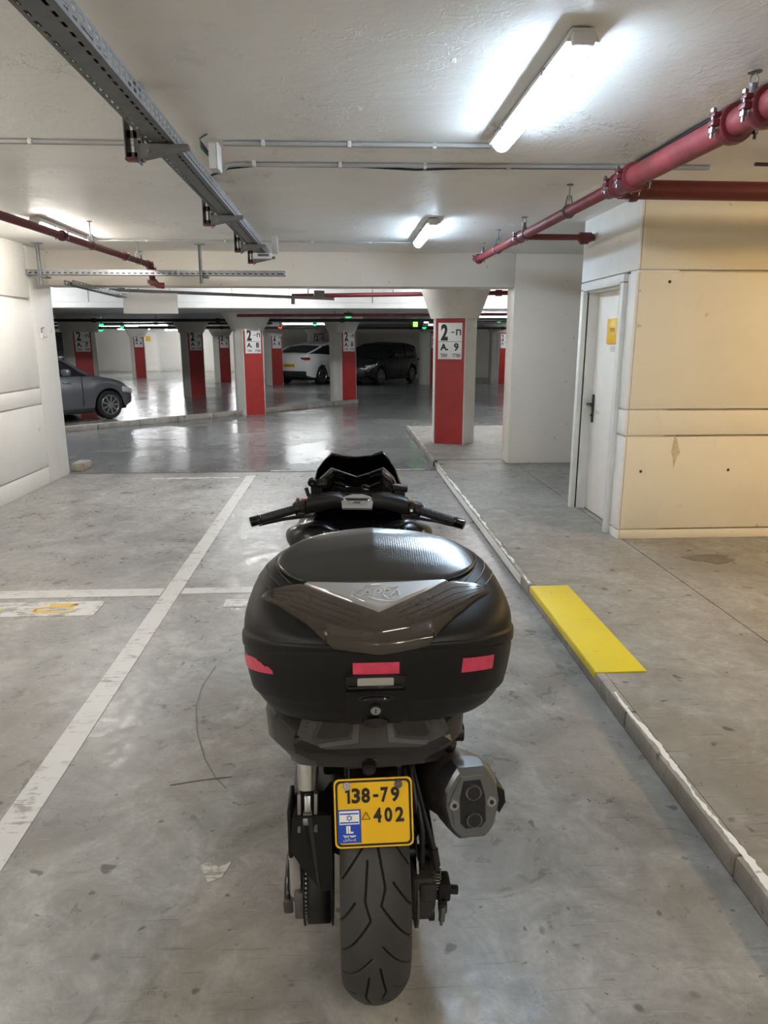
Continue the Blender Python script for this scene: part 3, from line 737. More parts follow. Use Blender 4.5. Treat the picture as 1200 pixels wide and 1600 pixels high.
def sensor(x, y, z, col, label, r=.07):
    e = empty('parking_sensor', (x, y, z), 0, label, 'indicator light', 'parking indicator lights')
    MB().cyl((0, 0, .05), (0, 0, .02), r * 1.0, r * 1.05, 16).build('base', M['black_pl'], e); MB().cyl((0, 0, .05), (0, 0, 2.24 - z), .01, n=8).build('stem', M['black_pl'], e)
    g = MB(); g.loft([[(r * math.cos(a) * math.cos(2 * PI * j / 16), r * math.cos(a) * math.sin(2 * PI * j / 16), .02 - r * .8 * math.sin(a)) for j in range(16)] for a in (0, .4, .8, 1.2, 1.5)])
    g.build('lens', M['led_g'] if col == 'g' else M['led_r'], e)
M['led_g'] = emit_mat('green_led', (.02, .8, .2), .45); M['led_r'] = emit_mat('red_led', (.9, .04, .02), .45)
sensor(.13, 15.6, 2.13, 'g', 'large green parking indicator in front of the middle column', .095)
sensor(-.85, 23.0, 2.10, 'g', 'green parking indicator above the white car'); sensor(2.75, 24.5, 2.03, 'g', 'green parking indicator above the black car')
sensor(-1.9, 22.6, 2.0, 'r', 'red parking indicator left of the white car', .06)
sensor(-6.9, 21.5, 2.06, 'g', 'green parking indicator left of the far door', .06); sensor(-8.9, 27.6, 1.99, 'g', 'green parking indicator near the dark red far column', .08)
sensor(-7.2, 24.5, 2.05, 'g', 'green parking indicator on the far capital left', .06); sensor(4.2, 19.5, 2.12, 'g', 'green parking indicator right of the red column', .07)
ex = empty('exit_sign', (2.2, 21.5, 2.10), R(12), 'small lit green sign under the low slab left of the red column', 'sign')
MB().box((0, 0, .02), (.32, .05, .22)).build('case', M['black_pl'], ex); MB().box((-.06, -.027, .01), (.14, .006, .2)).build('lit_panel', emit_mat('exit_green', (.2, .9, .1), .5), ex)
for i, (x, z) in enumerate(((.28, .04), (.42, -.03))): MB().box((x, 0, z), (.14, .04, .045), bev=.012).build('lamp_panel', emit_mat('exit_lamp%d' % i, (.85, .92, 1.0), 1.0), ex)
# ================================================================== COLUMNS
def column(x, y, rz, zc0, label, num='9', top=2.22, base=0.0, r=.315, fw=.46, capr=.56, full=True):
    c = empty('column', (x, y, base), R(rz), label, 'column', 'red-panelled concrete columns')
    H1 = zc0 - base; H2 = top - base
    # outline: flat front (towards -Y) with semicircular back
    out = []
    n = 28
    for j in range(n + 1):
        a = R(-32) + (PI + R(64)) * j / n
        out.append((r * math.cos(a), r * math.sin(a)))
    front = [(-fw / 2, -.345), (fw / 2, -.345)]
    ring = out + front
    MB().loft([[(p[0], p[1], z) for p in ring] for z in (0, H1)]).build('shaft', M['column'], c)
    cap = MB(); n = 36; rings = []
    for z, rr in ((H1 - .002, r * 1.10), (H1 + .03, r * 1.14), (H1 + (H2 - H1) * .5, r + (capr - r) * .55), (H2 - .02, capr), (H2, capr)):
        rings.append([(rr * math.cos(2 * PI * j / n), rr * math.sin(2 * PI * j / n) - .03, z) for j in range(n)])
    cap.loft(rings); cap.build('capital', M['column'], c)
    MB().box((0, -.349, H1 / 2), (fw - .03, .008, H1 - .004)).build('red_panel', M['red'], c)
    sz = 1.60 - base
    s = MB().box((0, -.357, sz), (.355, .010, .52), bev=.002).build('number_sign', M['sign'], c)
    t = MB()
    def put(body, cx, cz, h=None, w=None, bold=.03):
        v, f = text_mesh(body, h, w, bold); t.add(v, f, face_frame((cx, -.3632, sz + cz), (1, 0, 0), (0, 0, 1)))
    put('2', -.085, .125, .235, .105, .045)
    put('ח', .125, .125, .085, .075, .03)
    t.box((.04, -.3632, sz + .125), (.05, .0006, .014)); t.box((0, -.3632, sz - .008), (.345, .0006, .006))
    put('A.', -.085, -.085, .10, .12, .04)
    put(num, .095, -.085, .115, .07, .035)
    if full: put('רוזא', -.09, -.205, .05, .105, .02); put('הרוש', .10, -.205, .05, .115, .02)
    t.build('lettering', M['ink'], s, smooth=0, fix=False)
    return c
column(1.70, 10.98, -20, 1.925, 'large column with red panel and number sign reading 9, on the walkway', '9', 2.62, WK, .325, .46, .62)
column(-2.10, 16.35, 26, 1.82, 'column with red panel reading 8 standing on the island kerb end', '8')
column(-.03, 19.3, 34, 1.82, 'column with red panel in front of the parked white car', '8')
column(-4.42, 21.7, 30, 1.83, 'column with dark red panel left of the column reading 8', '7')
column(-6.75, 19.2, 30, 1.83, 'shaded column with red panel reading 7 behind the grey car', '7', r=.40)
column(-4.85, 29.5, 30, 1.80, 'far column with red panel between the two left columns', '6', full=False)
column(-9.1, 33.0, 25, 1.79, 'far bright column with red panel left of the far door', '6', full=False)
column(-2.60, 27.4, 30, 1.78, 'far column with red panel left of the white car', '8', full=False)
column(3.20, 27.3, 40, 1.95, 'far column with red panel beside the black car, half hidden by the large column', '9', full=False)
column(5.93, 27.6, 30, 1.92, 'far column with red panel right of the large column', '9', full=False)
column(-1.17, 31.2, 30, 1.9, 'far column with red panel behind the white car roof', '8', full=False)
column(-7.55, 18.3, 30, 1.9, 'white column partly hidden behind the left wall corner', '7', full=False)
# ================================================================== PARKED CARS
M['car_glass'] = mat('car_glass', (.012, .014, .016), .06, spec=.8)
M['tyre_far'] = mat('car_tyre', (.012, .012, .012), .7)
M['rim'] = mat('alloy_rim', (.45, .45, .46), .3, .9)
M['lamp_c'] = mat('headlamp_glass', (.75, .77, .8), .1, .4)
M['lamp_r'] = mat('tail_lamp_red', (.30, .01, .012), .2)
M['plate_y'] = mat('yellow_plate', (.78, .50, .02), .4)
M['trim_b'] = mat('car_black_trim', (.012, .012, .013), .5)
def car(name, loc, deg, paint_m, label, Lc=4.1, W=1.76, belt=(), roof=(), wb=2.55, rw=.31, ac=0.0, suv=False, rear=False, spokes=9):
    e = empty(name, (loc[0], loc[1], 0), R(deg), label, 'car', 'parked cars')
    hw = W / 2; xf = wb / 2 + ac; xr = -wb / 2 + ac; N = 72
    xs = [(-Lc / 2) + Lc * i / N for i in range(N + 1)]
    def wid(x):
        t = abs(x) / (Lc / 2); return hw * (1 - .20 * max(0, (t - .72) / .28) ** 2)
    def zl(x):
        b = .20 + (.06 if suv else 0) + .10 * max(0, (abs(x) / (Lc / 2) - .85) / .15)
        for c in (xf, xr):
            dd = abs(x - c); Rr = rw + .055
            if dd < Rr: b = max(b, rw * .9 + math.sqrt(Rr * Rr - dd * dd) * 1.0 - .0)
        return b
    rings = []
    for x in xs:
        w = wid(x); b = zl(x); tp = sinterp(x, belt); b = min(b, tp - .1); md = b + (tp - b) * .5
        half = [(w * .80, b), (w * .97, b + .02), (w, md), (w * .985, tp - (tp - b) * .18), (w * .93, tp), (w * .80, tp + .02), (0, tp + .045)]
        ring = [(x, -p[0], p[1]) for p in half[:-1]] + [(x, 0, half[-1][1])] + [(x, p[0], p[1]) for p in reversed(half[:-1])]
        rings.append(ring)
    MB().loft(rings).build('body', paint_m, e, smooth=50)
    # underbody and wheel wells
    MB().box((ac, 0, .36), (Lc * .9, W * .72, .36), bev=.03).build('underbody', M['trim_b'], e)
    # cabin
    c0, c1 = roof[0][0], roof[-1][0]; crs = []; prs = []
    K = 34
    for i in range(K + 1):
        x = c0 + (c1 - c0) * i / K; tb = sinterp(x, belt) + .0; tr = max(sinterp(x, roof), tb + .01); w = wid(x)
        h = tr - tb; half = [(w * .93, tb - .01), (w * .89, tb + h * .5), (w * .80, tb + h * .86), (w * .66, tr - .01), (0, tr + .03 * min(1, h / .3))]
        crs.append([(x, -p[0], p[1]) for p in half[:-1]] + [(x, 0, half[-1][1])] + [(x, p[0], p[1]) for p in reversed(half[:-1])])
        prs.append([(x, p[0] * 1.012, p[1] + .006) for p in half])
    MB().loft(crs).build('windows', M['car_glass'], e, smooth=60)
    mxr = max(r for _, r in roof); rp_ = MB()
    strip = [c for c in prs if c[-1][2] > mxr - .10]
    P2 = [[(p[0], -p[1], p[2]) for p in c[2:]] + [(p[0], p[1], p[2]) for p in reversed(c[2:-1])] for c in strip]
    rp_.grid(P2); mod_solid(rp_.build('roof_panel', paint_m, e, smooth=60, fix=False), .012)
    for s in (-1, 1):
        for seg in ([c[2] for c in prs if c[0][0] <= strip[0][0][0] + .01], [c[2] for c in prs if c[0][0] >= strip[-1][0][0] - .01]):
            if len(seg) > 1: MB().tube([(p[0], s * p[1], p[2]) for p in seg], .035, 8).build('pillar', paint_m, e)
        mid = prs[int(K * .45)]; MB().tube([(p[0], s * p[1], p[2]) for p in mid[:3]], .03, 8).build('pillar', paint_m, e)
    # wheels
    for c in (xf, xr):
        for s in (-1, 1):
            m4 = Matrix.Translation((c, s * (hw - .115), rw)) @ Matrix.Rotation(R(90), 4, 'Z')
            t = MB().lathe([(rw * .66, -.09), (rw * .9, -.1), (rw * .985, -.07), (rw, 0), (rw * .985, .07), (rw * .9, .1), (rw * .66, .09)], 36, m4).build('wheel', M['tyre_far'], e)
            rm = MB(); side = .088 * s
            rm.lathe([(rw * .70, -.03), (rw * .70, .03)], 30, Matrix.Translation((c, s * (hw - .115) + side * .95, rw)) @ Matrix.Rotation(R(90), 4, 'Z'), closed=False) if False else None
            for q in range(spokes):
                a = 2 * PI * q / spokes
                rm.box((c + math.cos(a) * rw * .36, s * (hw - .115) + side, rw + math.sin(a) * rw * .36), (rw * .62, .022, rw * .10), Matrix.Rotation(-a, 4, 'Y'))
            rm.tube([(c + rw * .66 * math.cos(2 * PI * j / 28), s * (hw - .115) + side, rw + rw * .66 * math.sin(2 * PI * j / 28)) for j in range(29)], .014, 6, caps=False)
            rm.cyl((c, s * (hw - .115) + side - .012, rw), (c, s * (hw - .115) + side + .014, rw), rw * .15, n=14)
            rm.build('rim', M['rim'], t)
    # lamps, grille, plates, mirrors, handles, seams
    zf = sinterp(Lc / 2 * .93, belt); zr = sinterp(-Lc / 2 * .95, belt)
    for s in (-1, 1):
        MB().box((Lc / 2 - .20, s * hw * .74, zf - .10), (.36, .30, .12), Matrix.Rotation(R(-s * 22), 4, 'Z') @ Matrix.Rotation(R(10), 4, 'Y'), bev=.03).build('headlamp', M['lamp_c'], e)
        MB().box((-Lc / 2 + .10, s * hw * .66, zr - .13), (.22, .46, .09), Matrix.Rotation(R(s * 16), 4, 'Z'), bev=.03).build('tail_lamp', M['lamp_r'], e)
        mi = MB().box((c1 - .58 * (1 if True else 0), s * (hw + .07), sinterp(c1 - .5, belt) + .09), (.13, .2, .13), bev=.04); mi.build('mirror', paint_m, e)
        MB().box((xf - .95, s * (hw * .99), sinterp(xf - .9, belt) - .12), (.17, .03, .035), bev=.01).build('door_handle', paint_m, e)
        for xx in (xf - .62, xf - 1.62): MB().box((xx, s * hw * 1.0, .62), (.008, .012, .62)).build('door_seam', M['trim_b'], e)
        MB().box((ac, s * hw * .96, .22), (wb - 2 * rw - .16, .06, .10), bev=.02).build('sill', M['trim_b'], e)
    MB().box((Lc / 2 - .05, 0, .45), (.12, W * .66, .26), bev=.03).build('grille', M['trim_b'], e)
    MB().box((-Lc / 2 + .05, 0, .42), (.12, W * .80, .22), bev=.03).build('rear_bumper', M['trim_b'], e)
    pf = MB().box((Lc / 2 + .02, 0, .50), (.012, .50, .11)).build('number_plate', M['plate_y'], e)
    pr_ = MB().box((-Lc / 2 - .012, 0, .72 if rear else .6), (.012, .50, .12)).build('number_plate', M['plate_y'], e)
    for pp, sx, zz in ((pf, 1, .50), (pr_, -1, .72 if rear else .6)):
        l = MB()
        for j in range(7): l.box((sx * (Lc / 2 + .028) if sx > 0 else -Lc / 2 - .0195, -.2 + j * .066, zz), (.003, .036, .06))
        l.build('plate_digits', M['ink'], pp)
    return e
P_grey = mat('grey_car_paint', (.17, .175, .19), .3, .6, coat=.6)
P_white = mat('white_car_paint', (.72, .72, .72), .3, coat=.6)
P_black = mat('black_car_paint', (.010, .011, .014), .2, coat=.6)
HATCH = dict(belt=[(-2.05, .72), (-1.9, .92), (-1.2, .95), (0, .92), (.85, .90), (1.35, .86), (1.75, .76), (1.97, .62), (2.05, .50)], roof=[(-1.98, .9), (-1.75, 1.25), (-1.3, 1.42), (-.6, 1.48), (.0, 1.45), (.4, 1.32), (.98, .92)])
car('hatchback_car', (-6.40, 14.75), 52, P_grey, 'metallic grey hatchback with its front half in view at left', 4.06, 1.72, HATCH['belt'], HATCH['roof'], 2.55, .30, .12, spokes=9)
CROSS = dict(belt=[(-2.1, .80), (-1.95, 1.02), (-1.2, 1.03), (0, 1.0), (.8, .99), (1.3, .97), (1.75, .90), (2.0, .74), (2.08, .6)], roof=[(-2.0, 1.0), (-1.8, 1.36), (-1.4, 1.50), (-.6, 1.54), (.0, 1.52), (.4, 1.40), (.95, 1.0)])
car('crossover_car', (1.40, 28.35), 238, P_black, 'black crossover parked with its front and yellow plate towards the aisle', 4.14, 1.78, CROSS['belt'], CROSS['roof'], 2.58, .33, .05, True)
COUPE = dict(belt=[(-2.25, .88), (-2.12, 1.10), (-1.6, 1.14), (-.9, 1.10), (0, 1.06), (.9, 1.03), (1.5, .98), (2.0, .84), (2.2, .65)], roof=[(-2.05, 1.12), (-1.6, 1.30), (-1.1, 1.46), (-.4, 1.56), (.1, 1.55), (.5, 1.44), (1.15, 1.04)])
car('coupe_suv_car', (-.80, 28.95), 58, P_white, 'white sloping-roof car seen from behind with red tail lamps', 4.45, 1.84, COUPE['belt'], COUPE['roof'], 2.69, .35, .0, True, True)
BOXY = dict(belt=[(-2.2, 1.0), (-2.1, 1.18), (-1, 1.18), (0.9, 1.16), (2.0, 1.12), (2.12, 1.0), (2.18, .8)], roof=[(-2.1, 1.2), (-2.0, 1.85), (-1.8, 1.92), (0, 1.93), (.45, 1.9), (.85, 1.2)])
car('off_road_car', (-13.2, 35.0), -70, P_black, 'dark boxy off-road car in the far left corner behind the grey car', 4.4, 1.85, BOXY['belt'], BOXY['roof'], 2.8, .38, .0, True)
# ================================================================== SCOOTER
M['sc_black'] = mat('satin_black_plastic', (.007, .007, .0075), .42, bump=.06, bscale=600, rvar=.05, spec=.35)
M['sc_gloss'] = mat('gloss_black', (.002, .002, .0025), .10, coat=.5)
M['sc_dark'] = mat('dark_grey_fairing', (.020, .0195, .019), .36, bump=.02, bscale=300)
M['case_blk'] = mat('case_grained_black', (.0048, .0048, .005), .44, bump=.10, bscale=700, rvar=.06, spec=.35)
M['rubber'] = mat('tyre_rubber', (.034, .0335, .033), .6, bump=.05, bscale=250, var=.15, vscale=12)
M['groove'] = mat('shaded_groove_rubber', (.005, .005, .005), .7)  # tread rubber darkened for the grooves, their shade put into the colour
M['alu'] = mat('brushed_aluminium', (.46, .46, .45), .34, .95, var=.08, vscale=20)
M['alu_dark'] = mat('dark_cast_metal', (.16, .155, .15), .45, .8, var=.2, vscale=25)
M['chrome'] = mat('chrome_steel', (.75, .75, .75), .15, 1.0)
M['smoke'] = mat('smoked_reflector', (.040, .031, .023), .14, var=.4, vscale=9, coat=.6)
M['silver'] = mat('silver_badge', (.50, .50, .50), .34, .75)
M['silver_hi'] = mat('silver_badge_edge', (.75, .75, .75), .25, .9)
M['reflect'] = mat('pink_reflector', (.62, .055, .11), .35, var=.18, vscale=60, bump=.3, bscale=420)
M['tail_lens'] = mat('tail_lens_grey', (.030, .029, .028), .16, coat=.6)
M['tail_bar'] = mat('tail_bar_grey', (.065, .063, .06), .3, coat=.3)
M['tail_brown'] = mat('dusty_tail_centre', (.028, .024, .014), .5, var=.3, vscale=60)
M['exh'] = mat('exhaust_cap_metal', (.20, .21, .22), .32, .85)
M['exh_body'] = mat('exhaust_body_metal', (.15, .122, .095), .36, .6, var=.35, vscale=6)
M['plate'] = mat('plate_yellow', (.80, .47, .01), .32, var=.04, vscale=20)
M['blue'] = mat('plate_blue', (.012, .06, .42), .4)
M['red_btn'] = mat('red_switch', (.35, .02, .03), .4)
M['sc_shield'] = mat('shield_black', (.003, .003, .0035), .28)
M['lever'] = mat('dark_lever', (.02, .02, .021), .3, .5)

def rib_mat():
    m, nt, b = new_mat('ribbed_pad')
    b.inputs['Base Color'].default_value = (.008, .0082, .009, 1); b.inputs['Roughness'].default_value = .27; b.inputs['Specular IOR Level'].default_value = 1.0; b.inputs['Coat Weight'].default_value = .7; b.inputs['Coat Roughness'].default_value = .24
    tc = nt.nodes.new('ShaderNodeTexCoord')
    w1 = nt.nodes.new('ShaderNodeTexWave'); w1.bands_direction = 'X'; w1.inputs['Scale'].default_value = 60; nt.links.new(tc.outputs['Object'], w1.inputs['Vector'])
    w2 = nt.nodes.new('ShaderNodeTexWave'); w2.bands_direction = 'Y'; w2.inputs['Scale'].default_value = 75; nt.links.new(tc.outputs['Object'], w2.inputs['Vector'])
    h_ = math_n(nt, 'ADD', w1.outputs['Fac'], math_n(nt, 'MULTIPLY', w2.outputs['Fac'], .22))
    bumpn(nt, b, h_, .6, .0002)
    return m
M['ribs'] = rib_mat()

sc = empty('scooter', (.058, 1.55, 0), 0, 'black maxi scooter with a large top case, parked seen from behind', 'scooter')

# ---------------------------------------------------------------- rear wheel
RW = .287
def tyre_mesh():
    Lp = 2 * PI * RW / 7; k = Lp / .24
    base_l = [[(-.018, 0), (-.025, .077), (-.0135, .112), (-.074, .20)], [(-.012, .192), (-.074, .273)], [(-.047, .08), (-.079, .13)]]
    base_r = [[(.006, -.025), (.020, .052), (.010, .084), (.074, .17)], [(.012, .165), (.074, .245)], [(.038, .042), (.079, .10)]]
    wid = [.0019, .0017, .0015]
    segs = []
    for g in (base_l, base_r):
        for w_, pl in zip(wid, g):
            for (a, b), (c, d_) in zip(pl, pl[1:]):
                for rep in range(-1, 9): segs.append((a, b * k + rep * Lp, c, d_ * k + rep * Lp, w_))
    phis = list(np.arange(-80, 70, .19)) + list(np.arange(70, 280, 1.5))
    phis = np.radians(np.array(phis))
    nl = 127; us = np.linspace(-.0785, .0785, nl)
    S = ((phis + R(95)) * RW)[:, None] * np.ones((1, nl)); U = np.ones((len(phis), 1)) * us[None, :]
    dep = np.zeros_like(S)
    vis = phis < R(75)
    for a, b, c, d_, w_ in segs:
        lo, hi = min(b, d_) - .01, max(b, d_) + .01
        rows = np.where((S[:, 0] > lo) & (S[:, 0] < hi) & vis)[0]
        if len(rows) == 0: continue
        r0, r1 = rows[0], rows[-1] + 1
        px, py = U[r0:r1] - a, S[r0:r1] - b; dx, dy = c - a, d_ - b; l2 = dx * dx + dy * dy
        t = np.clip((px * dx + py * dy) / l2, 0, 1); dist = np.hypot(px - t * dx, py - t * dy)
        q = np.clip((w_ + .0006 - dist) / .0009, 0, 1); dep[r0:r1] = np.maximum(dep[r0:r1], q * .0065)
    Rr = .088
    rad = RW - (Rr - np.sqrt(Rr * Rr - U * U)) - dep
    co = -np.cos(phis)[:, None]; si = -np.sin(phis)[:, None]
    X = U; Yv = co * rad; Z = RW + si * rad
    # sidewalls
    cols = [np.stack([X, Yv, Z], -1)]
    lf = []; rt = []
    for u, r_ in ((.0805, .232), (.0795, .215), (.070, .197), (.062, .192)):
        for s, lst in ((-1, lf), (1, rt)):
            lst.append(np.stack([np.full(len(phis), s * u), (co[:, 0] * r_), RW + si[:, 0] * r_], -1)[:, None, :])
    V = np.concatenate(list(reversed(lf)) + cols + rt, 1)
    n, m = V.shape[0], V.shape[1]
    idx = np.arange(n * m).reshape(n, m); nxt = np.roll(idx, -1, 0)
    F = np.stack([idx[:, :-1], idx[:, 1:], nxt[:, 1:], nxt[:, :-1]], -1).reshape(-1, 4)
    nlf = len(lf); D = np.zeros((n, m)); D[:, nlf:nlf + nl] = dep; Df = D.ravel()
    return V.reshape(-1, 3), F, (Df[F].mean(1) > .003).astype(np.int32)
V, F, GM = tyre_mesh()
me = bpy.data.meshes.new('rear_tyre'); me.vertices.add(len(V)); me.vertices.foreach_set('co', V.ravel())
me.loops.add(F.size); me.loops.foreach_set('vertex_index', F.ravel()); me.polygons.add(len(F))
me.polygons.foreach_set('loop_start', np.arange(0, F.size, 4)); me.polygons.foreach_set('loop_total', np.full(len(F), 4)); me.update(); me.validate()
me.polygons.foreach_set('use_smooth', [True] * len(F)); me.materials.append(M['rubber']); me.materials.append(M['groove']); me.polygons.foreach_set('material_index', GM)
bm = bmesh.new(); bm.from_mesh(me); bmesh.ops.recalc_face_normals(bm, faces=bm.faces[:]); bm.to_mesh(me); bm.free()
ty = bpy.data.objects.new('rear_tyre', me); link(ty); ty.parent = sc
rimm = MB(); mx = Matrix.Translation((0, 0, RW))
rimm.lathe([(.192, -.064), (.197, -.06), (.178, -.04), (.172, 0), (.178, .04), (.197, .06), (.192, .064), (.165, 0)], 48, mx, closed=True)
for q in range(5):
    a = 2 * PI * q / 5
    rimm.box((0, math.cos(a) * .105, RW + math.sin(a) * .105), (.03, .15, .03), Matrix.Rotation(a, 4, 'X'), bev=.006)
rimm.cyl((-.07, 0, RW), (.07, 0, RW), .045, n=24)
rimm.build('rear_rim', M['sc_black'], sc)
# brake disc and caliper on the right
MB().lathe([(.075, .103), (.135, .103), (.135, .108), (.075, .108)], 48, mx, closed=True).build('brake_disc', M['alu_dark'], sc)
cal = MB(); cal.box((.118, -.085, .315), (.060, .085, .095), bev=.010); cal.box((.150, -.085, .315), (.030, .06, .06), bev=.010); cal.box((.115, -.10, .27), (.05, .05, .05), bev=.008)
cal.box((.128, -.11, .325), (.04, .05, .05), bev=.006)
co_ = cal.build('brake_caliper', mat('caliper_grey', (.05, .049, .047), .4, .5), sc)
for z_, y_ in ((.385, -.06), (.235, -.09)): MB().cyl((.085, y_, z_), (.135, y_, z_), .016, n=16).cyl((.135, y_, z_), (.148, y_, z_), .021, n=12).build('slide_pin', M['sc_black'], co_)
MB().box((.168, -.105, .32), (.03, .05, .05), bev=.006).cyl((.175, -.12, .325), (.200, -.12, .322), .011, n=8).box((.165, -.115, .285), (.02, .03, .05), bev=.005).build('parking_brake_arm', M['sc_black'], co_)
MB().cyl((.163, -.135, .29), (.160, -.14, .255), .008, n=10).cyl((.160, -.14, .255), (.159, -.141, .243), .004, n=8).build('bleed_nipple', M['bolt'], co_)
sp_ = MB(); sp_.tube([(.150 + .010 * math.cos(t * 1.1), -.115 + .010 * math.sin(t * 1.1), .375 - t * .0014) for t in range(0, 36)], .0018, 6); sp_.build('spring', M['bolt'], co_)
MB().tube([(.10, .0, .56), (.112, -.06, .50), (.118, -.09, .46), (.115, -.10, .40), (.118, -.09, .36)], .007, 10).build('brake_hose', M['cable'], sc)
MB().tube([(.10, .02, .58), (.125, -.06, .49), (.140, -.10, .44), (.150, -.11, .40), (.150, -.115, .375)], .006, 10).cyl((.143, -.104, .425), (.149, -.112, .385), .010, n=10).build('parking_brake_cable', M['cable'], sc)
MB().tube([(.09, .05, .60), (.10, -.03, .55), (.108, -.06, .49)], .008, 10).build('wiring_loom', M['cable'], sc)

# ---------------------------------------------------------------- belt drive, swingarm, shock on the left
pm = Matrix.Translation((0, 0, RW))
pul = MB(); pul.lathe([(.03, -.170), (.119, -.170), (.119, -.166), (.111, -.165), (.111, -.104), (.121, -.103), (.121, -.098), (.03, -.098)], 60, pm, closed=True)
pl_ = pul.build('belt_pulley', M['sc_black'], sc)
bl = MB(); prof = []
pts = [(.113 * -math.sin(a), RW + .113 * math.cos(a)) for a in np.linspace(0, PI, 26)]
path = [(.62, .37)] + pts + [(.62, .27)]
prev = None
ring = []
for (yy, zz) in path: ring.append([(-.163, yy, zz), (-.106, yy, zz)])
bl.grid(ring); mod_solid(bl.build('drive_belt', M['cable'], sc, fix=False), .006)
te = MB()
for a in np.linspace(.2, PI - .05, 34):
    te.box((-.1625, -.1155 * math.sin(a), RW + .1155 * math.cos(a)), (.004, .004, .006), Matrix.Rotation(a, 4, 'X'))
te.build('belt_teeth', M['alu'], pl_)
sw = MB()
sw.prism([(-.06, .335), (-.075, .30), (-.05, .245), (.05, .24), (.62, .30), (.62, .40), (.10, .44), (-.02, .45)], -.205, -.180, 'x')
sw.build('swingarm', M['alu_dark'], sc)
MB().box((-.176, -.085, .285), (.03, .055, .075), bev=.006).build('axle_adjuster', M['alu_dark'], sc)
MB().box((-.187, -.088, .372), (.026, .028, .15), Matrix.Rotation(R(5), 4, 'X'), bev=.005).build('swingarm_plate', mat('silver_swingarm_paint', (.30, .29, .28), .4), sc)
MB().prism([(-.05, .25), (.05, .25), (.6, .30), (.6, .38), (.0, .36)], .135, .160, 'x').build('swingarm_right', M['sc_black'], sc)
g = MB()
pts_f = [(-.186, .550), (-.098, .550), (-.096, .366), (-.122, .362), (-.162, .424), (-.192, .475)]
n_ = len(pts_f)
def guard_y(x, z): return -.150 + .9 * max(0, z - .50) * .35 - .010 * (1 - abs((x + .145) / .055))
rings = [[(x, guard_y(x, z), z) for x, z in pts_f], [(x, -.03, z - .01) for x, z in pts_f]]
g.loft(rings); bg = g.build('belt_guard', M['sc_black'], sc, smooth=20)
MB().add([(-.150, -.168, .57), (-.140, -.168, .57), (-.125, -.166, .365), (-.133, -.164, .40)], [(0, 1, 2, 3)]).build('guard_rib', M['sc_dark'], bg)
MB().box((-.194, -.07, .49), (.012, .10, .13), bev=.005).build('guard_side', M['sc_black'], bg)
sh = MB(); a0 = Vector((-.152, -.085, .585)); a1 = Vector((-.152, -.03, .72))
sh.cyl(a0, a0.lerp(a1, .75), .0225, .029, 28).cyl(a0.lerp(a1, .75), a1, .029, .029, 28)
sho = sh.build('shock_absorber', M['alu'], sc)
cl = MB(); 
for s in (-1, 1): cl.box((-.152 + s * .019, -.112, .545), (.009, .036, .085), Matrix.Rotation(R(-22), 4, 'X'), bev=.003)
cl.build('shock_clevis', M['alu_dark'], sho)
MB().cyl((-.162, -.122, .535), (-.142, -.122, .535), .018, n=20).box((-.152, -.108, .56), (.016, .024, .045), Matrix.Rotation(R(-22), 4, 'X'), bev=.004).build('shock_eye', M['alu'], sho)
bt = MB(); 
for i in range(7): bt.cyl(a1 + (a1 - a0).normalized() * (-.025 + i * .018), a1 + (a1 - a0).normalized() * (-.017 + i * .018), .034, n=24); bt.cyl(a1 + (a1 - a0).normalized() * (-.017 + i * .018), a1 + (a1 - a0).normalized() * (-.007 + i * .018), .030, n=24)
bt.build('shock_spring', M['sc_black'], sho)
MB().cyl((-.18, .0, .69), (-.20, .02, .64), .018, n=12).box((-.195, .02, .66), (.03, .05, .07), bev=.01).build('shock_reservoir', M['sc_black'], sho)
MB().tube([(-.195, .40, .19), (-.212, .25, .235), (-.216, .12, .240), (-.220, .06, .205), (-.221, .045, .17)], .011, 14).build('side_stand', M['sc_gloss'], sc)
MB().box((-.221, .042, .148), (.026, .012, .055), Matrix.Rotation(R(18), 4, 'X'), bev=.005).build('stand_foot', M['alu_dark'], sc)

# ---------------------------------------------------------------- inner rear, mudguard, plate holder
inn = MB(); inn.box((0, -.02, .655), (.135, .14, .10), bev=.01); inn.box((0, .10, .52), (.20, .10, .30), bev=.02); inn.box((.115, -.01, .665), (.06, .10, .07), bev=.01); inn.box((-.09, .02, .64), (.06, .10, .12), bev=.01)
inn.build('inner_mudguard', M['sc_black'], sc)
mg = MB(); ringsm = []
for a in np.linspace(R(20), R(118), 20):
    ringsm.append([(x, -.315 * math.cos(a) * 1.0 if True else 0, RW + .315 * math.sin(a) - abs(x) * .25) for x in np.linspace(-.085, .085, 9)])
mod_solid(MB().grid(ringsm[8:]).build('hugger_mudguard', M['sc_black'], sc, fix=False), .004)
MB().box((0, -.125, .665), (.115, .035, .06), bev=.006).box((-.055, -.145, .69), (.012, .02, .02)).box((.055, -.145, .69), (.012, .02, .02)).build('plate_bracket', M['sc_gloss'], sc)
cm = MB().cyl((-.012, -.125, .702), (-.012, -.165, .694), .019, .017, 24); cm.cyl((-.012, -.165, .694), (-.012, -.18, .691), .0145, .015, 24); cam_part = cm.build('rear_camera', M['sc_black'], sc)
MB().cyl((-.012, -.1795, .691), (-.012, -.1815, .6907), .010, n=20).build('camera_lens', M['sc_gloss'], cam_part)
MB().box((-.008, -.15, .712), (.07, .02, .006)).cyl((-.018, -.16, .705), (-.018, -.165, .704), .006, n=10).cyl((.002, -.16, .705), (.002, -.165, .704), .006, n=10).build('camera_bracket', M['alu_dark'], cam_part)
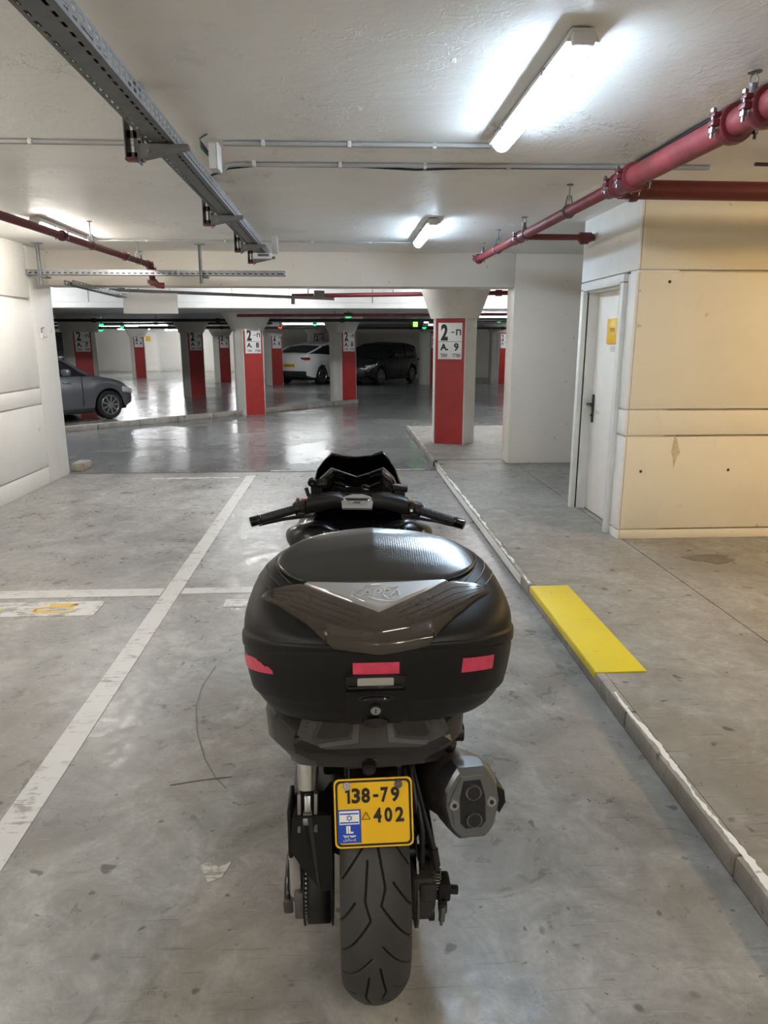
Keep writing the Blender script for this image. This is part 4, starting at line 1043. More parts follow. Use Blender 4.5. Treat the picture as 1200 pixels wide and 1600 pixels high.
# number plate
PF = face_frame((-.003, -.186, .5905), (1, -.012, .022), (0, .04, .143)); PW, PH = .173, .150
def rrect(w_, h_, r_, n=5):
    out = []
    for cx, cy, a0 in ((w_ / 2 - r_, h_ / 2 - r_, 0), (-w_ / 2 + r_, h_ / 2 - r_, 90), (-w_ / 2 + r_, -h_ / 2 + r_, 180), (w_ / 2 - r_, -h_ / 2 + r_, 270)):
        for j in range(n): a = R(a0 + 90 * j / (n - 1)); out.append((cx + r_ * math.cos(a), cy + r_ * math.sin(a)))
    return out
pt = MB().prism(rrect(PW, PH, .012), -.002, .0, 'z', PF).build('number_plate', M['plate'], sc)
bd = MB(); o1 = rrect(PW - .007, PH - .007, .011); o2 = rrect(PW - .0165, PH - .0165, .009); nn = len(o1)
bd.add([(p[0], p[1], .0004) for p in o1] + [(p[0], p[1], .0004) for p in o2], [(i, (i + 1) % nn, (i + 1) % nn + nn, i + nn) for i in range(nn)], PF)
bd.build('plate_border', M['ink'], pt, smooth=0, fix=False)
rim_ = MB(); rim_.add([(p[0], p[1], z) for z, s in ((0, 0), ) for p in rrect(PW, PH, .012)] , [], PF)
def pxy(fx, fy): return ((fx - .5) * PW, (.5 - fy) * PH)
dgts = MB()
def ptext(body, fx0, fx1, fy0, fy1, bold, z=.0009, mb=dgts):
    c = pxy((fx0 + fx1) / 2, (fy0 + fy1) / 2); v, f = text_mesh(body, (fy1 - fy0) * PH, (fx1 - fx0) * PW, bold)
    mb.add([(a + c[0], b + c[1], z) for a, b, q in v], f, PF)
chars = [('1', .150, .200), ('3', .225, .335), ('8', .350, .460), ('-', .500, .570), ('7', .595, .695), ('9', .725, .835)]
for ch, a, b in chars:
    if ch == '-':
        p0, p1 = pxy(.50, .235), pxy(.565, .275); dgts.add([(p0[0], p0[1], .0009), (p1[0], p0[1], .0009), (p1[0], p1[1], .0009), (p0[0], p1[1], .0009)], [(0, 3, 2, 1)], PF)
    elif ch == '1':
        q = [pxy(fx, fy) for fx, fy in ((.172, .355), (.172, .185), (.145, .205), (.145, .172), (.180, .137), (.203, .137), (.203, .355))]
        dgts.add([(a_[0], a_[1], .0009) for a_ in q], [tuple(reversed(range(7)))], PF)
    else: ptext(ch, a, b, .135, .355, .035)
for ch, a, b in (('4', .495, .600), ('0', .635, .735), ('2', .775, .885)): ptext(ch, a, b, .43, .645, .035)
mod_solid(dgts.build('plate_digits', M['ink'], pt, smooth=0, fix=False), .0008, 0)
tri = MB(); c = pxy(.40, .555)
for q in range(3):
    a0_, a1_ = R(90 + 120 * q), R(210 + 120 * q); s_ = .0105
    p0, p1 = (c[0] + s_ * math.cos(a0_), c[1] + s_ * math.sin(a0_), .0012), (c[0] + s_ * math.cos(a1_), c[1] + s_ * math.sin(a1_), .0012)
    tri.tube([PF @ Vector(p0), PF @ Vector(p1)], .0008, 6)
tri.build('plate_seal', M['brown_ink'], pt)
p0, p1 = pxy(.038, .44), pxy(.335, .925)
blu = MB().add([(p0[0], p1[1], .0006), (p1[0], p1[1], .0006), (p1[0], p0[1], .0006), (p0[0], p0[1], .0006)], [(0, 1, 2, 3)], PF).build('country_band', M['blue'], pt, smooth=0, fix=False)
fl_ = MB(); p0, p1 = pxy(.06, .46), pxy(.315, .655)
fl_.add([(p0[0], p1[1], .0009), (p1[0], p1[1], .0009), (p1[0], p0[1], .0009), (p0[0], p0[1], .0009)], [(0, 1, 2, 3)], PF)
fl_.build('flag', M['sign'], pt, smooth=0, fix=False)
fb = MB()
for fy in (.490, .618):
    q0, q1 = pxy(.068, fy), pxy(.307, fy + .02); fb.add([(q0[0], q1[1], .0012), (q1[0], q1[1], .0012), (q1[0], q0[1], .0012), (q0[0], q0[1], .0012)], [(0, 1, 2, 3)], PF)
c = pxy(.188, .562)
for rot in (90, -90):
    for q in range(3):
        a0_, a1_ = R(rot + 120 * q), R(rot + 120 + 120 * q); s_ = .0068
        fb.tube([PF @ Vector((c[0] + s_ * math.cos(a0_), c[1] + s_ * math.sin(a0_), .0012)), PF @ Vector((c[0] + s_ * math.cos(a1_), c[1] + s_ * math.sin(a1_), .0012))], .0006, 5)
fb.build('flag_print', M['blue'], pt, smooth=0, fix=False)
wt = MB(); ptext('IL', .145, .235, .675, .785, .05, .0009, wt); ptext('לארשי', .105, .265, .805, .842, .04, .0009, wt); ptext('\ufede\ufef4\ufe8b\u0627\ufeae\ufeb3\u0625', .105, .265, .855, .90, .01, .0009, wt)
wt.build('country_lettering', M['sign'], pt, smooth=0, fix=False)
for fx in (.165, .825):
    c = pxy(fx, .10); b_ = MB(); b_.cyl(PF @ Vector((c[0], c[1], 0)), PF @ Vector((c[0], c[1], .003)), .0088, n=20).cyl(PF @ Vector((c[0], c[1], .003)), PF @ Vector((c[0], c[1], .006)), .006, n=16)
    b_.build('plate_bolt', M['chrome'] if fx < .5 else M['alu_dark'], pt)

# ---------------------------------------------------------------- tail bodywork
tf = MB()
secs = [(-.165, .13, .800, .175, .765, .125, .695), (-.12, .17, .815, .222, .790, .165, .672), (-.05, .19, .825, .246, .775, .190, .640), (.06, .20, .825, .255, .735, .20, .60), (.30, .20, .80, .25, .67, .205, .50), (.58, .18, .74, .235, .59, .20, .40), (.82, .14, .62, .21, .46, .19, .32)]
rings = []
for y_, xt, zt_, xo, zm, xb, zb in secs:
    half = [(xt * .6, zt_ + .004), (xt, zt_), (xo * .97, zm + (zt_ - zm) * .45), (xo, zm), (xo * .98, zm + (zb - zm) * .5), (xb * 1.02, zb + .012), (xb, zb), (xb * .5, zb - .004)]
    rings.append([(x * .88, y_, z) for x, z in half] + [(-x, y_, z) for x, z in reversed(half)])
tf.loft(rings); tf.build('tail_fairing', M['sc_dark'], sc, smooth=28)
ut = MB(); ut.prism([(-.175, .766), (-.14, .749), (-.06, .741), (.06, .741), (.14, .749), (.165, .766), (.14, .784), (-.15, .784)], -.195, .05, 'y'); ut.build('undertail', M['sc_gloss'], sc, smooth=20)
# tail light facing back and up
TF = face_frame((-.004, -.200, .797), (1, 0, 0), (0, .30, .95))
tl = MB().prism([(-.160, .0), (-.150, .030), (-.120, .062), (.120, .062), (.150, .030), (.160, .0), (.152, -.012), (.100, -.034), (-.100, -.034), (-.152, -.012)], -.03, 0, 'z', TF).build('tail_light', M['tail_lens'], sc, smooth=20)
for s in (-1, 1):
    q = [(s * .046, .058), (s * .085, .058), (s * .118, -.006), (s * .108, -.012), (s * .056, -.008), (s * .040, .012)]
    q = [(a, b) for a, b in q]
    MB().prism([(s * .034, .060), (s * .098, .060), (s * .132, -.012), (s * .112, -.020), (s * .050, -.016), (s * .036, .010)], .0, .0020, 'z', TF).build('lamp_bezel', M['sc_dark'], tl, smooth=20)
    MB().prism([(s * .042, .058), (s * .088, .058), (s * .120, -.006), (s * .108, -.012), (s * .054, -.008), (s * .044, .012)], .0020, .0032, 'z', TF).build('lamp_opening', M['sc_gloss'], tl, smooth=20)
    MB().prism([(s * .024, .060), (s * .033, .060), (s * .046, -.014), (s * .118, -.022), (s * .112, -.030), (s * .032, -.022)], .0, .0025, 'z', TF).build('light_bar', M['tail_bar'], tl, smooth=20)
    for i in range(6):
        for j in range(2): MB().box(TF @ Vector((s * (.150 - i * .0055 - j * .006), .002 + i * .0095, .0004)), (.0025, .0025, .0025)).build('led', M['tail_bar'], tl)
MB().prism([(-.023, .060), (.023, .060), (.030, -.022), (-.030, -.022)], .0, .0015, 'z', TF).build('lamp_centre', M['tail_brown'], tl, smooth=20)
rk = MB(); rk.box((0, -.02, .803), (.22, .16, .022), bev=.006)
for s in (-1, 1): rk.tube([(s * .11, -.10, .80), (s * .15, -.02, .805), (s * .15, .16, .81)], .013, 12)
rk.build('luggage_rack', M['sc_black'], sc)
# seat and body towards the front
def loft_body(name, secs, m, smooth=40):
    rings = []
    for y_, w_, z0, z1, rt_ in secs:
        ring = []
        for j in range(24):
            a = 2 * PI * j / 24; ca, sa = math.cos(a), math.sin(a)
            ring.append((w_ * math.copysign(abs(ca) ** rt_, ca), y_, (z0 + z1) / 2 + (z1 - z0) / 2 * math.copysign(abs(sa) ** rt_, sa)))
        rings.append(ring)
    return MB().loft(rings).build(name, m, sc, smooth=smooth)
loft_body('seat', [(.16, .10, .76, .80, .7), (.20, .16, .74, .845, .6), (.36, .18, .73, .84, .55), (.46, .175, .70, .80, .55), (.56, .17, .68, .785, .55), (.78, .13, .66, .78, .6), (.90, .09, .62, .76, .7)], M['sc_black'])
loft_body('engine_cover', [(.10, .13, .24, .50, .6), (.25, .19, .20, .52, .6), (.60, .20, .17, .50, .55), (.95, .20, .17, .42, .55), (1.10, .16, .20, .46, .6)], M['sc_black'])
for s in (-1, 1):
    MB().box((s * .225, .95, .30), (.13, .50, .05), bev=.015).build('footboard', M['sc_black'], sc)
loft_body('centre_tunnel', [(.84, .09, .30, .66, .6), (.95, .10, .30, .60, .6), (1.08, .13, .32, .64, .6), (1.20, .19, .36, .78, .6)], M['sc_black'])
loft_body('front_fairing', [(1.14, .255, .40, .86, .5), (1.22, .285, .38, .905, .5), (1.36, .28, .40, .94, .55), (1.55, .22, .48, .90, .6), (1.72, .14, .54, .80, .7), (1.86, .05, .60, .70, .9)], M['sc_gloss'])
# rounded glossy shields either side, behind the handlebar
for s in (-1, 1):
    rings = []
    for x, yc, zc_, ry, rz_ in ((.075, 1.14, .80, .035, .05), (.085, 1.13, .805, .06, .085), (.13, 1.125, .815, .07, .10), (.19, 1.13, .825, .075, .095), (.235, 1.145, .835, .07, .07), (.265, 1.165, .845, .06, .045), (.285, 1.185, .852, .045, .022), (.292, 1.195, .854, .02, .008)):
        ring = []
        for j in range(24):
            a = 2 * PI * j / 24; ca, sa = math.cos(a), math.sin(a)
            ring.append((s * x, yc + ry * math.copysign(abs(ca) ** .75, ca), zc_ + rz_ * math.copysign(abs(sa) ** .75, sa)))
        rings.append(ring)
    sh_ = MB().loft(rings).build('leg_shield', M['sc_shield'], sc, smooth=40)
    def shp(x, dz):   # point on the rear upper face of the shield
        zc_ = interp(x, [(.085, .805), (.13, .815), (.19, .825), (.235, .835)]); rz_ = interp(x, [(.085, .085), (.13, .10), (.19, .095), (.235, .07)]); yc = interp(x, [(.085, 1.13), (.13, 1.125), (.19, 1.13), (.235, 1.145)]); ry = interp(x, [(.085, .06), (.13, .07), (.19, .075), (.235, .07)])
        u = max(0.0, 1 - abs(dz) ** (2 / .75)) ** (.75 / 2)
        return (s * x, yc - ry * u - .0012, zc_ + rz_ * dz)
    if s < 0:
        G = [[shp(x0 + q * .016, dz) for q in (0, 1)] for x0, dz in ((.125, .80), (.122, .6), (.118, .4), (.110, .2), (.100, .05))]
        MB().grid(G).build('shield_stripe', M['alu_dark'], sh_)
    else:
        for q in (0, .028): MB().tube([shp(.150 - t * .05 + q, .85 - t * .6) for t in (0, .25, .5, .75, 1)], .0016, 6).build('shield_line', M['alu'], sh_)
# cockpit shroud, windscreen
ck = MB()
rimp = [(-.172, 1.20, 1.035), (-.150, 1.21, 1.075), (-.107, 1.22, 1.112), (-.055, 1.225, 1.092), (-.008, 1.23, 1.075), (.045, 1.225, 1.092), (.095, 1.22, 1.112), (.135, 1.21, 1.075), (.152, 1.20, 1.035)]
low = [(-.150, 1.16, .95), (-.12, 1.22, .96), (-.09, 1.28, .985), (-.05, 1.28, .97), (-.008, 1.28, .965), (.045, 1.28, .97), (.085, 1.28, .985), (.11, 1.22, .96), (.135, 1.16, .95)]
ck.grid([rimp, [tuple((Vector(a) + Vector(b)) / 2 + Vector((0, .03 if i % 2 else .05, 0))) for i, (a, b) in enumerate(zip(rimp, low))], low]); mod_solid(ck.build('cockpit_shroud', M['sc_gloss'], sc, smooth=15, fix=False), .006)
MB().tube(rimp[:3], .004, 8).tube(rimp[2:7], .0022, 8).tube(rimp[6:], .004, 8).build('shroud_rim', M['alu_dark'], sc)
MB().box((-.008, 1.27, .99), (.20, .02, .08), Matrix.Rotation(R(-35), 4, 'X'), bev=.01).build('instrument_panel', M['sc_gloss'], sc)
top = [(-.178, 1.22, 1.037), (-.163, 1.25, 1.103), (-.135, 1.26, 1.140), (-.105, 1.27, 1.165), (-.06, 1.28, 1.152), (-.007, 1.285, 1.146), (.05, 1.28, 1.152), (.094, 1.27, 1.171), (.122, 1.26, 1.140), (.146, 1.25, 1.10), (.162, 1.22, 1.033)]
bot = [(-.20, 1.25, .93), (-.195, 1.33, .93), (-.17, 1.40, .92), (-.13, 1.46, .91), (-.07, 1.50, .90), (0, 1.52, .90), (.07, 1.50, .90), (.13, 1.46, .91), (.17, 1.40, .92), (.19, 1.33, .93), (.195, 1.25, .93)]
ws_ = MB().grid([[tuple(Vector(a).lerp(Vector(b), t) + Vector((0, 0, .03 * math.sin(PI * t)))) for a, b in zip(top, bot)] for t in np.linspace(0, 1, 9)]); mod_solid(ws_.build('windscreen', mat('dark_tinted_screen', (.004, .004, .005), .07, coat=.6), sc, smooth=50, fix=False), .004)
# front wheel, mudguard, fork
fm_ = Matrix.Translation((0, 1.58, .285))
MB().lathe([(.19, -.05), (.22, -.06), (.255, -.055), (.278, -.03), (.285, 0), (.278, .03), (.255, .055), (.22, .06), (.19, .05)], 56, fm_).build('front_tyre', M['rubber'], sc)
ff = MB().grid([[(x, 1.58 - .31 * math.cos(a), .285 + .31 * math.sin(a) - abs(x) * .3) for x in np.linspace(-.075, .075, 7)] for a in np.linspace(R(25), R(165), 22)]); mod_solid(ff.build('front_mudguard', M['sc_gloss'], sc, fix=False), .004)
for s in (-1, 1): MB().cyl((s * .085, 1.58, .285), (s * .085, 1.44, .62), .024, .027, 18).build('fork_leg', M['sc_black'], sc)

# ---------------------------------------------------------------- handlebar (turned slightly right)
hb_ = MB()
for s in (-1, 1): hb_.tube([(s * .05, .0, 1.0), (s * .12, -.005, 1.0), (s * .22, -.035, .982), (s * .40, -.088, .937)], .011, 14)
hbo = hb_.build('handlebar', M['sc_black'], sc, loc=(-.005, 1.11, 0), rot=(0, 0, R(-6)))
def along(s, t): return Vector((s * .22, -.035, .982)).lerp(Vector((s * .40, -.088, .937)), t)
for s in (-1, 1):
    gp = MB(); a_, b_ = along(s, .10), along(s, .80); ptsg = []; rr_ = []
    for i in range(41):
        t = i / 40; ptsg.append(a_.lerp(b_, t)); rr_.append(.0185 if (i in (0, 1, 40)) else (.0165 + .0012 * (i % 3 > 0)))
    gp.tube(ptsg, rr_, 20); gp.build('grip', M['cable'], hbo)
    MB().tube([along(s, .80), along(s, .82), along(s, .86), along(s, 1.0), along(s, 1.015)], [.017, .0205, .0185, .0195, .015], 20).build('bar_end', M['sc_gloss'], hbo)
    pod = MB(); c = along(s, -.02); pod.box(c, (.052, .046, .056), Matrix.Rotation(R(s * 14), 4, 'Y'), bev=.010); pod.cyl(along(s, .03), along(s, .12), .024, n=20); pod.box(c + Vector((-s * .012, -.022, .004)), (.022, .016, .02), bev=.004); pod.box(c + Vector((-s * .004, -.02, -.02)), (.03, .016, .014), bev=.004)
    po = pod.build('switch_pod', M['sc_black'], hbo)
    if s < 0:
        MB().box(c + Vector((.012, -.012, .033)), (.018, .014, .010), bev=.003).build('red_switch', M['red_btn'], po); MB().box(c + Vector((-.010, -.014, .032)), (.012, .016, .018), bev=.004).build('grey_switch', M['alu_dark'], po)
    else:
        MB().box(c + Vector((-.008, -.012, .033)), (.014, .012, .010), bev=.003).build('yellow_switch', mat('tan_switch', (.45, .33, .12), .4), po); MB().box(c + Vector((-.012, -.028, .0)), (.010, .006, .010)).build('white_switch', M['sign'], po)
    lv = MB(); lv.tube([(s * .17, .0, .945), (s * .22, .045, .93), (s * .30, .03, .92), (s * .39, .0, .905)], [.009, .009, .007, .007], 10); lv.build('brake_lever', M['lever'], hbo)
    # bar cover: tapered faceted sleeve
    sl_ = MB(); rings = []
    for x, yc, zc_, ry, rz_ in ((.052, -.010, 1.004, .036, .022), (.072, -.012, 1.010, .040, .029), (.10, -.016, 1.010, .042, .031), (.165, -.026, .999, .042, .033), (.190, -.032, .992, .040, .032), (.194, -.033, .991, .028, .022)):
        ring = []
        for j in range(20):
            a = 2 * PI * j / 20; ca, sa = math.cos(a), math.sin(a); e_ = .7
            ring.append((s * x, yc + ry * math.copysign(abs(ca) ** e_, ca), zc_ + rz_ * math.copysign(abs(sa) ** e_, sa)))
        rings.append(ring)
    sl_.loft(rings); sl_.build('bar_cover', M['sc_black'], hbo, smooth=30)
# centre clamp with silver badge
MB().box((0, -.005, 1.0), (.115, .085, .05), bev=.014).build('bar_clamp', M['sc_gloss'], hbo)
BF_ = face_frame((0, -.045, 1.010), (1, 0, 0), (0, .70, .71))
bdg = MB().prism([(-.056, -.030), (-.060, .004), (-.048, .022), (-.02, .032), (.02, .032), (.048, .022), (.060, .004), (.056, -.030)], -.008, .004, 'z', BF_).build('silver_badge', M['silver'], hbo, smooth=20)
MB().prism(rrect(.072, .016, .006), .004, .0055, 'z', BF_ @ Matrix.Translation((0, -.006, 0))).build('badge_inset', M['alu'], bdg)
v, f = text_mesh('AK', .010, .032, .04); MB().add([(a + b * .35, b - .006, .006) for a, b, q in v], f, BF_).build('badge_lettering', M['ink'], bdg, smooth=0, fix=False)
# master cylinder right, phone mount left
MB().box((.160, .02, 1.052), (.058, .036, .024), Matrix.Rotation(R(8), 4, 'Y'), bev=.005).box((.158, .02, 1.032), (.04, .028, .03), bev=.004).build('fluid_reservoir', M['sc_black'], hbo)
ph = MB(); ph.cyl((-.165, .005, 1.03), (-.165, .0, 1.06), .018, n=16); ph.box((-.155, -.008, 1.072), (.060, .030, .026), Matrix.Rotation(R(-30), 4, 'X'), bev=.006)
pho = ph.build('phone_mount', M['sc_black'], hbo)
MB().cyl((-.172, -.02, 1.083), (-.172, -.033, 1.077), .017, n=20).build('mount_knob', M['sc_black'], pho); MB().cyl((-.172, -.033, 1.077), (-.172, -.0345, 1.0764), .005, n=12).build('knob_screw', M['bolt'], pho)
MB().box((-.138, -.012, 1.080), (.042, .010, .024), Matrix.Rotation(R(-30), 4, 'X'), bev=.004).build('clamp_jaw', M['sc_gloss'], pho)
MB().tube([(-.20, .0, 1.05), (-.19, -.02, 1.03), (-.17, -.015, 1.02)], .008, 8).build('clamp_strap', M['sc_black'], pho)
MB().tube([(-.04, 1.14, .80), (-.03, 1.10, .86), (.0, 1.09, .865), (.03, 1.11, .85), (.05, 1.14, .80)], .006, 8).build('brake_line', M['cable'], sc)

# ---------------------------------------------------------------- exhaust
def exh_outline(hexf, sc_=1.0, n=40):
    hp = [(.034, .096), (.062, .040), (.066, .0), (.054, -.062), (.034, -.092), (-.034, -.092), (-.054, -.062), (-.066, .0), (-.062, .040), (-.034, .096)]
    out = []
    for j in range(n):
        a = 2 * PI * j / n; ca, sa = math.cos(a), math.sin(a); best = 1
        for i in range(len(hp)):
            (x0, y0), (x1, y1) = hp[i], hp[(i + 1) % len(hp)]; den = ca * (y1 - y0) - sa * (x1 - x0)
            if abs(den) < 1e-12: continue
            t = (x0 * (y1 - y0) - y0 * (x1 - x0)) / den; u = (x0 * sa - y0 * ca) / den if True else 0
            if t > 0:
                px, py = t * ca, t * sa; L2 = (x1 - x0) ** 2 + (y1 - y0) ** 2; uu = ((px - x0) * (x1 - x0) + (py - y0) * (y1 - y0)) / L2
                if -1e-6 <= uu <= 1 + 1e-6: best = t; break
        re = 1 / math.sqrt((ca / .078) ** 2 + (sa / .092) ** 2)
        r_ = best * hexf + re * (1 - hexf); out.append((r_ * sc_ * ca, r_ * sc_ * sa))
    return out
EF = face_frame((.226, -.130, .562), (1, .10, 0), (0, .20, .98)) @ Matrix.Diagonal((1, .88, 1, 1))     # +Z of this frame points backwards
def exr(hexf, s, d_, dx=0, dy=0): return [(a + dx, b + dy, -d_) for a, b in exh_outline(hexf, s)]
ex_ = MB().loft([exr(.2, 1.02, .055), exr(.0, 1.08, .10, -.004), exr(0, 1.10, .20, -.008, -.03), exr(0, 1.04, .34, -.014, -.075), exr(0, .72, .42, -.018, -.10), exr(0, .40, .45, -.02, -.11)], m=EF).build('exhaust_silencer', M['exh_body'], sc, smooth=40)
MB().loft([exr(.9, .90, -.002), exr(1, 1.0, .006), exr(.8, 1.07, .035), exr(.3, 1.09, .062)], m=EF).build('end_cap', M['exh'], ex_, smooth=22)
MB().prism([(-.026, .076), (.026, .076), (.050, .022), (.044, -.055), (.026, -.072), (-.026, -.072), (-.044, -.055), (-.050, .022)], .0022, .006, 'z', EF).build('outlet_frame', M['exh'], ex_, smooth=20)
MB().prism([(-.020, .066), (.020, .066), (.030, .022), (.030, -.045), (.018, -.060), (-.018, -.060), (-.030, -.045), (-.030, .022)], .006, .0068, 'z', EF).build('outlet_recess', M['cable'], ex_, smooth=20)
for dy in (.038, -.034):
    tp = MB(); tp.lathe([(.0185, 0), (.0185, .016), (.0155, .016), (.0150, -.002)], 24, EF @ Matrix.Translation((0, dy, .004)) @ Matrix.Rotation(R(-90), 4, 'Y')); tp.build('outlet_pipe', M['exh'], ex_)
    MB().cyl(EF @ Vector((0, dy, .0195)), EF @ Vector((0, dy, .0203)), .0153, n=20).build('outlet_hole', M['joint'] if False else M['cable'], ex_)
for dx in (-.044, .044):
    MB().cyl(EF @ Vector((dx, .006, .004)), EF @ Vector((dx, .006, .012)), .011, n=20).build('cap_bolt', M['alu'], ex_); MB().cyl(EF @ Vector((dx, .006, .0121)), EF @ Vector((dx, .006, .013)), .0055, n=6).build('bolt_socket', M['cable'], ex_)
MB().loft([[(x, y_, -d_) for x, y_ in pp] for d_, pp in ((.03, [(.068, .028), (.088, .012), (.090, -.02), (.074, -.048), (.070, -.03)]), (.20, [(.075, .03), (.100, .01), (.100, -.04), (.080, -.075), (.072, -.05)]))], m=EF).build('heat_shield', M['sc_black'], ex_, smooth=20)
MB().box((.165, .03, .70), (.05, .06, .07), bev=.01).cyl((.17, -.02, .685), (.22, -.02, .682), .022, n=16).cyl((.15, .0, .66), (.20, .0, .63), .018, n=12).build('exhaust_mount', M['sc_black'], ex_)
MB().tube([(.213, .30, .48), (.20, .40, .40), (.14, .52, .28), (.08, .62, .22)], [.034, .03, .028, .028], 16).build('header_pipe', M['exh_body'], ex_)

# ---------------------------------------------------------------- top case
A_, B_, BFr, Y0, CX, NE = .292, .222, .250, -.075, .012, 2.6
def out_pt(th, s=1.0):
    ca, sa = math.cos(th), math.sin(th); b = BFr if sa > 0 else B_
    return (CX + s * A_ * math.copysign(abs(ca) ** (2 / NE), ca), Y0 + s * b * math.copysign(abs(sa) ** (2 / NE), sa))
def rnorm(x, y): return (abs((x - CX) / A_) ** NE + abs((y - Y0) / (BFr if y > Y0 else B_)) ** NE) ** (1 / NE)
def z_seam(y): return .93 - .31 * y
def ledge(y): return interp(y, [(-.297, .013), (-.24, .022), (-.15, .036)])
def z_bot(y): return .795 - .14 * y
def z_top(y): return 1.135 + (.27 if y < 0 else .19) * y
def lid_h(x, y):
    r = min(rnorm(x, y) / .99, 1); g_ = (1 - r ** 9) ** (1 / 2.2); z0 = z_seam(y) + ledge(y); return z0 + (z_top(y) - z0) * g_
NT = 120; THS = [2 * PI * j / NT for j in range(NT)]
BASE = [(0, .70), (.02, .745), (.07, .80), (.15, .85), (.27, .897), (.36, .922), (.385, .940), (.42, .952), (.60, .972), (.80, .988), (.96, .996), (1.0, .992)]
def base_pt(th, s, off=0.0):
    sc_ = sinterp(s, BASE) if False else interp(s, BASE); x, y = out_pt(th, sc_ + off); yb = out_pt(th, 1.0)[1]
    return (x, y, z_bot(yb) + (z_seam(yb) - z_bot(yb)) * s)
bs = MB().loft([[base_pt(t, s) for t in THS] for s, _ in BASE]); case = bs.build('top_case', M['case_blk'], sc, smooth=50)
rings = [[(*out_pt(t, s), z_seam(out_pt(t, 1)[1]) + .003 + dz * ledge(out_pt(t, 1)[1])) for t in THS] for s, dz in ((.985, 0), (1.002, 0), (1.008, .14), (1.008, .70), (1.002, .90), (.992, .97))]
for r_ in (.988, .984, .975, .96, .94, .915, .88, .83, .77, .70, .62, .5, .36, .2, .05):
    rg = []
    for t in THS:
        x, y = out_pt(t, r_); rg.append((x, y, lid_h(x, y)))
    rings.append(rg)
MB().loft(rings).build('case_lid', M['case_blk'], case, smooth=50)
MB().loft([[(*out_pt(t, .988), z_seam(out_pt(t, 1)[1]) + dz) for t in THS] for dz in (-.003, .006)]).build('seam_gasket', M['cable'], case)
def lid_panel(name, x0, x1, ylo, yhi, off, m, nx=60, ny=16, ridge=0.0, rx=.22, parent=None, skirt=.004, crown=0.0):
    G = []
    for i in range(nx + 1):
        x = x0 + (x1 - x0) * i / nx; a, b = ylo(x), yhi(x); col = []
        zr = ridge * max(0, 1 - abs(x - CX + .008) / rx)
        ys_ = [a + (b - a) * j / ny for j in range(ny + 1)]
        col.append((x, a, lid_h(x, a) - skirt))
        for j, y in enumerate(ys_):
            ed = min(1, min(j, ny - j) / 1.0) * min(1, min(i, nx - i) / 1.0)
            col.append((x, y, lid_h(x, y) + off * (.35 + .65 * ed) + (zr * interp(y, [(-.122, .12), (-.08, .65), (-.03, 1.0), (.03, .9), (.095, .45)]) if ridge else 0) ))
        col.append((x, b, lid_h(x, b) - skirt)); G.append(col)
    return MB().grid(G).build(name, m, parent or case, smooth=45, fix=True)
def u_(x): return abs(x - CX) / .222
pad_hi = lambda x: sinterp(u_(x), [(0, .092), (.3, .089), (.58, .074), (.80, .044), (.93, .012), (1.0, -.024)])
pad_lo = lambda x: interp(u_(x), [(0, -.122), (.64, -.122), (.72, -.116), (.80, -.105), (.88, -.089), (.94, -.070), (.98, -.050), (1.0, -.034)])
lid_panel('ribbed_pad', CX - .222, CX + .222, pad_lo, pad_hi, .004, M['ribs'], 90, 22, .030, .235)
ptc = [(CX + s_ * .225 * 1.0, 0) for s_ in (-1, 1)]
def pad_edge(sgn):
    pts = []
    for q in np.linspace(.72, 1.0, 14): x = CX + sgn * .224 * q; pts.append((x, pad_lo(x) - .002, lid_h(x, pad_lo(x)) + .004))
    for q in np.linspace(1.0, .0, 26): x = CX + sgn * .224 * q; pts.append((x, pad_hi(x) + .002, lid_h(x, pad_hi(x)) + .004))
    return pts
MB().tube(pad_edge(-1), .0016, 6).tube(pad_edge(1), .0016, 6).build('pad_piping', M['sc_dark'], case)
pl_hi = lambda x: -.1235
pl_lo = lambda x: -.1245 - .101 * max(0, 1 - abs(x - .007) / .154) if abs(x - .007) < .154 else -.1245
lid_panel('badge_plate', .007 - .152, .007 + .152, pl_lo, pl_hi, .0055, M['silver'], 50, 12)
def ch_hi(x):
    d_ = abs(x - .007)
    return pl_lo(x) - .002 if d_ < .152 else -.124 - .022 * ((d_ - .152) / .09) ** 1.5
def ch_lo(x):
    return interp(abs(x - .006), [(0, -.281), (.06, -.271), (.109, -.250), (.174, -.208), (.241, -.149)])
chv = lid_panel('smoked_panel', .006 - .238, .006 + .238, ch_lo, ch_hi, .006, M['smoke'], 70, 14)
for s in (-1, 1):
    for fr_ in (.30, .52, .72):
        pts = []
        for t in np.linspace(0, 1, 18):
            x = .006 + s * (.035 + .19 * t); f2 = fr_ + (.10 * (1 - t)); y = ch_hi(x) + (ch_lo(x) - ch_hi(x)) * f2; pts.append((x, y, lid_h(x, y) + .0062))
        MB().tube(pts, .0006, 5).build('panel_line', M['sc_dark'], chv)
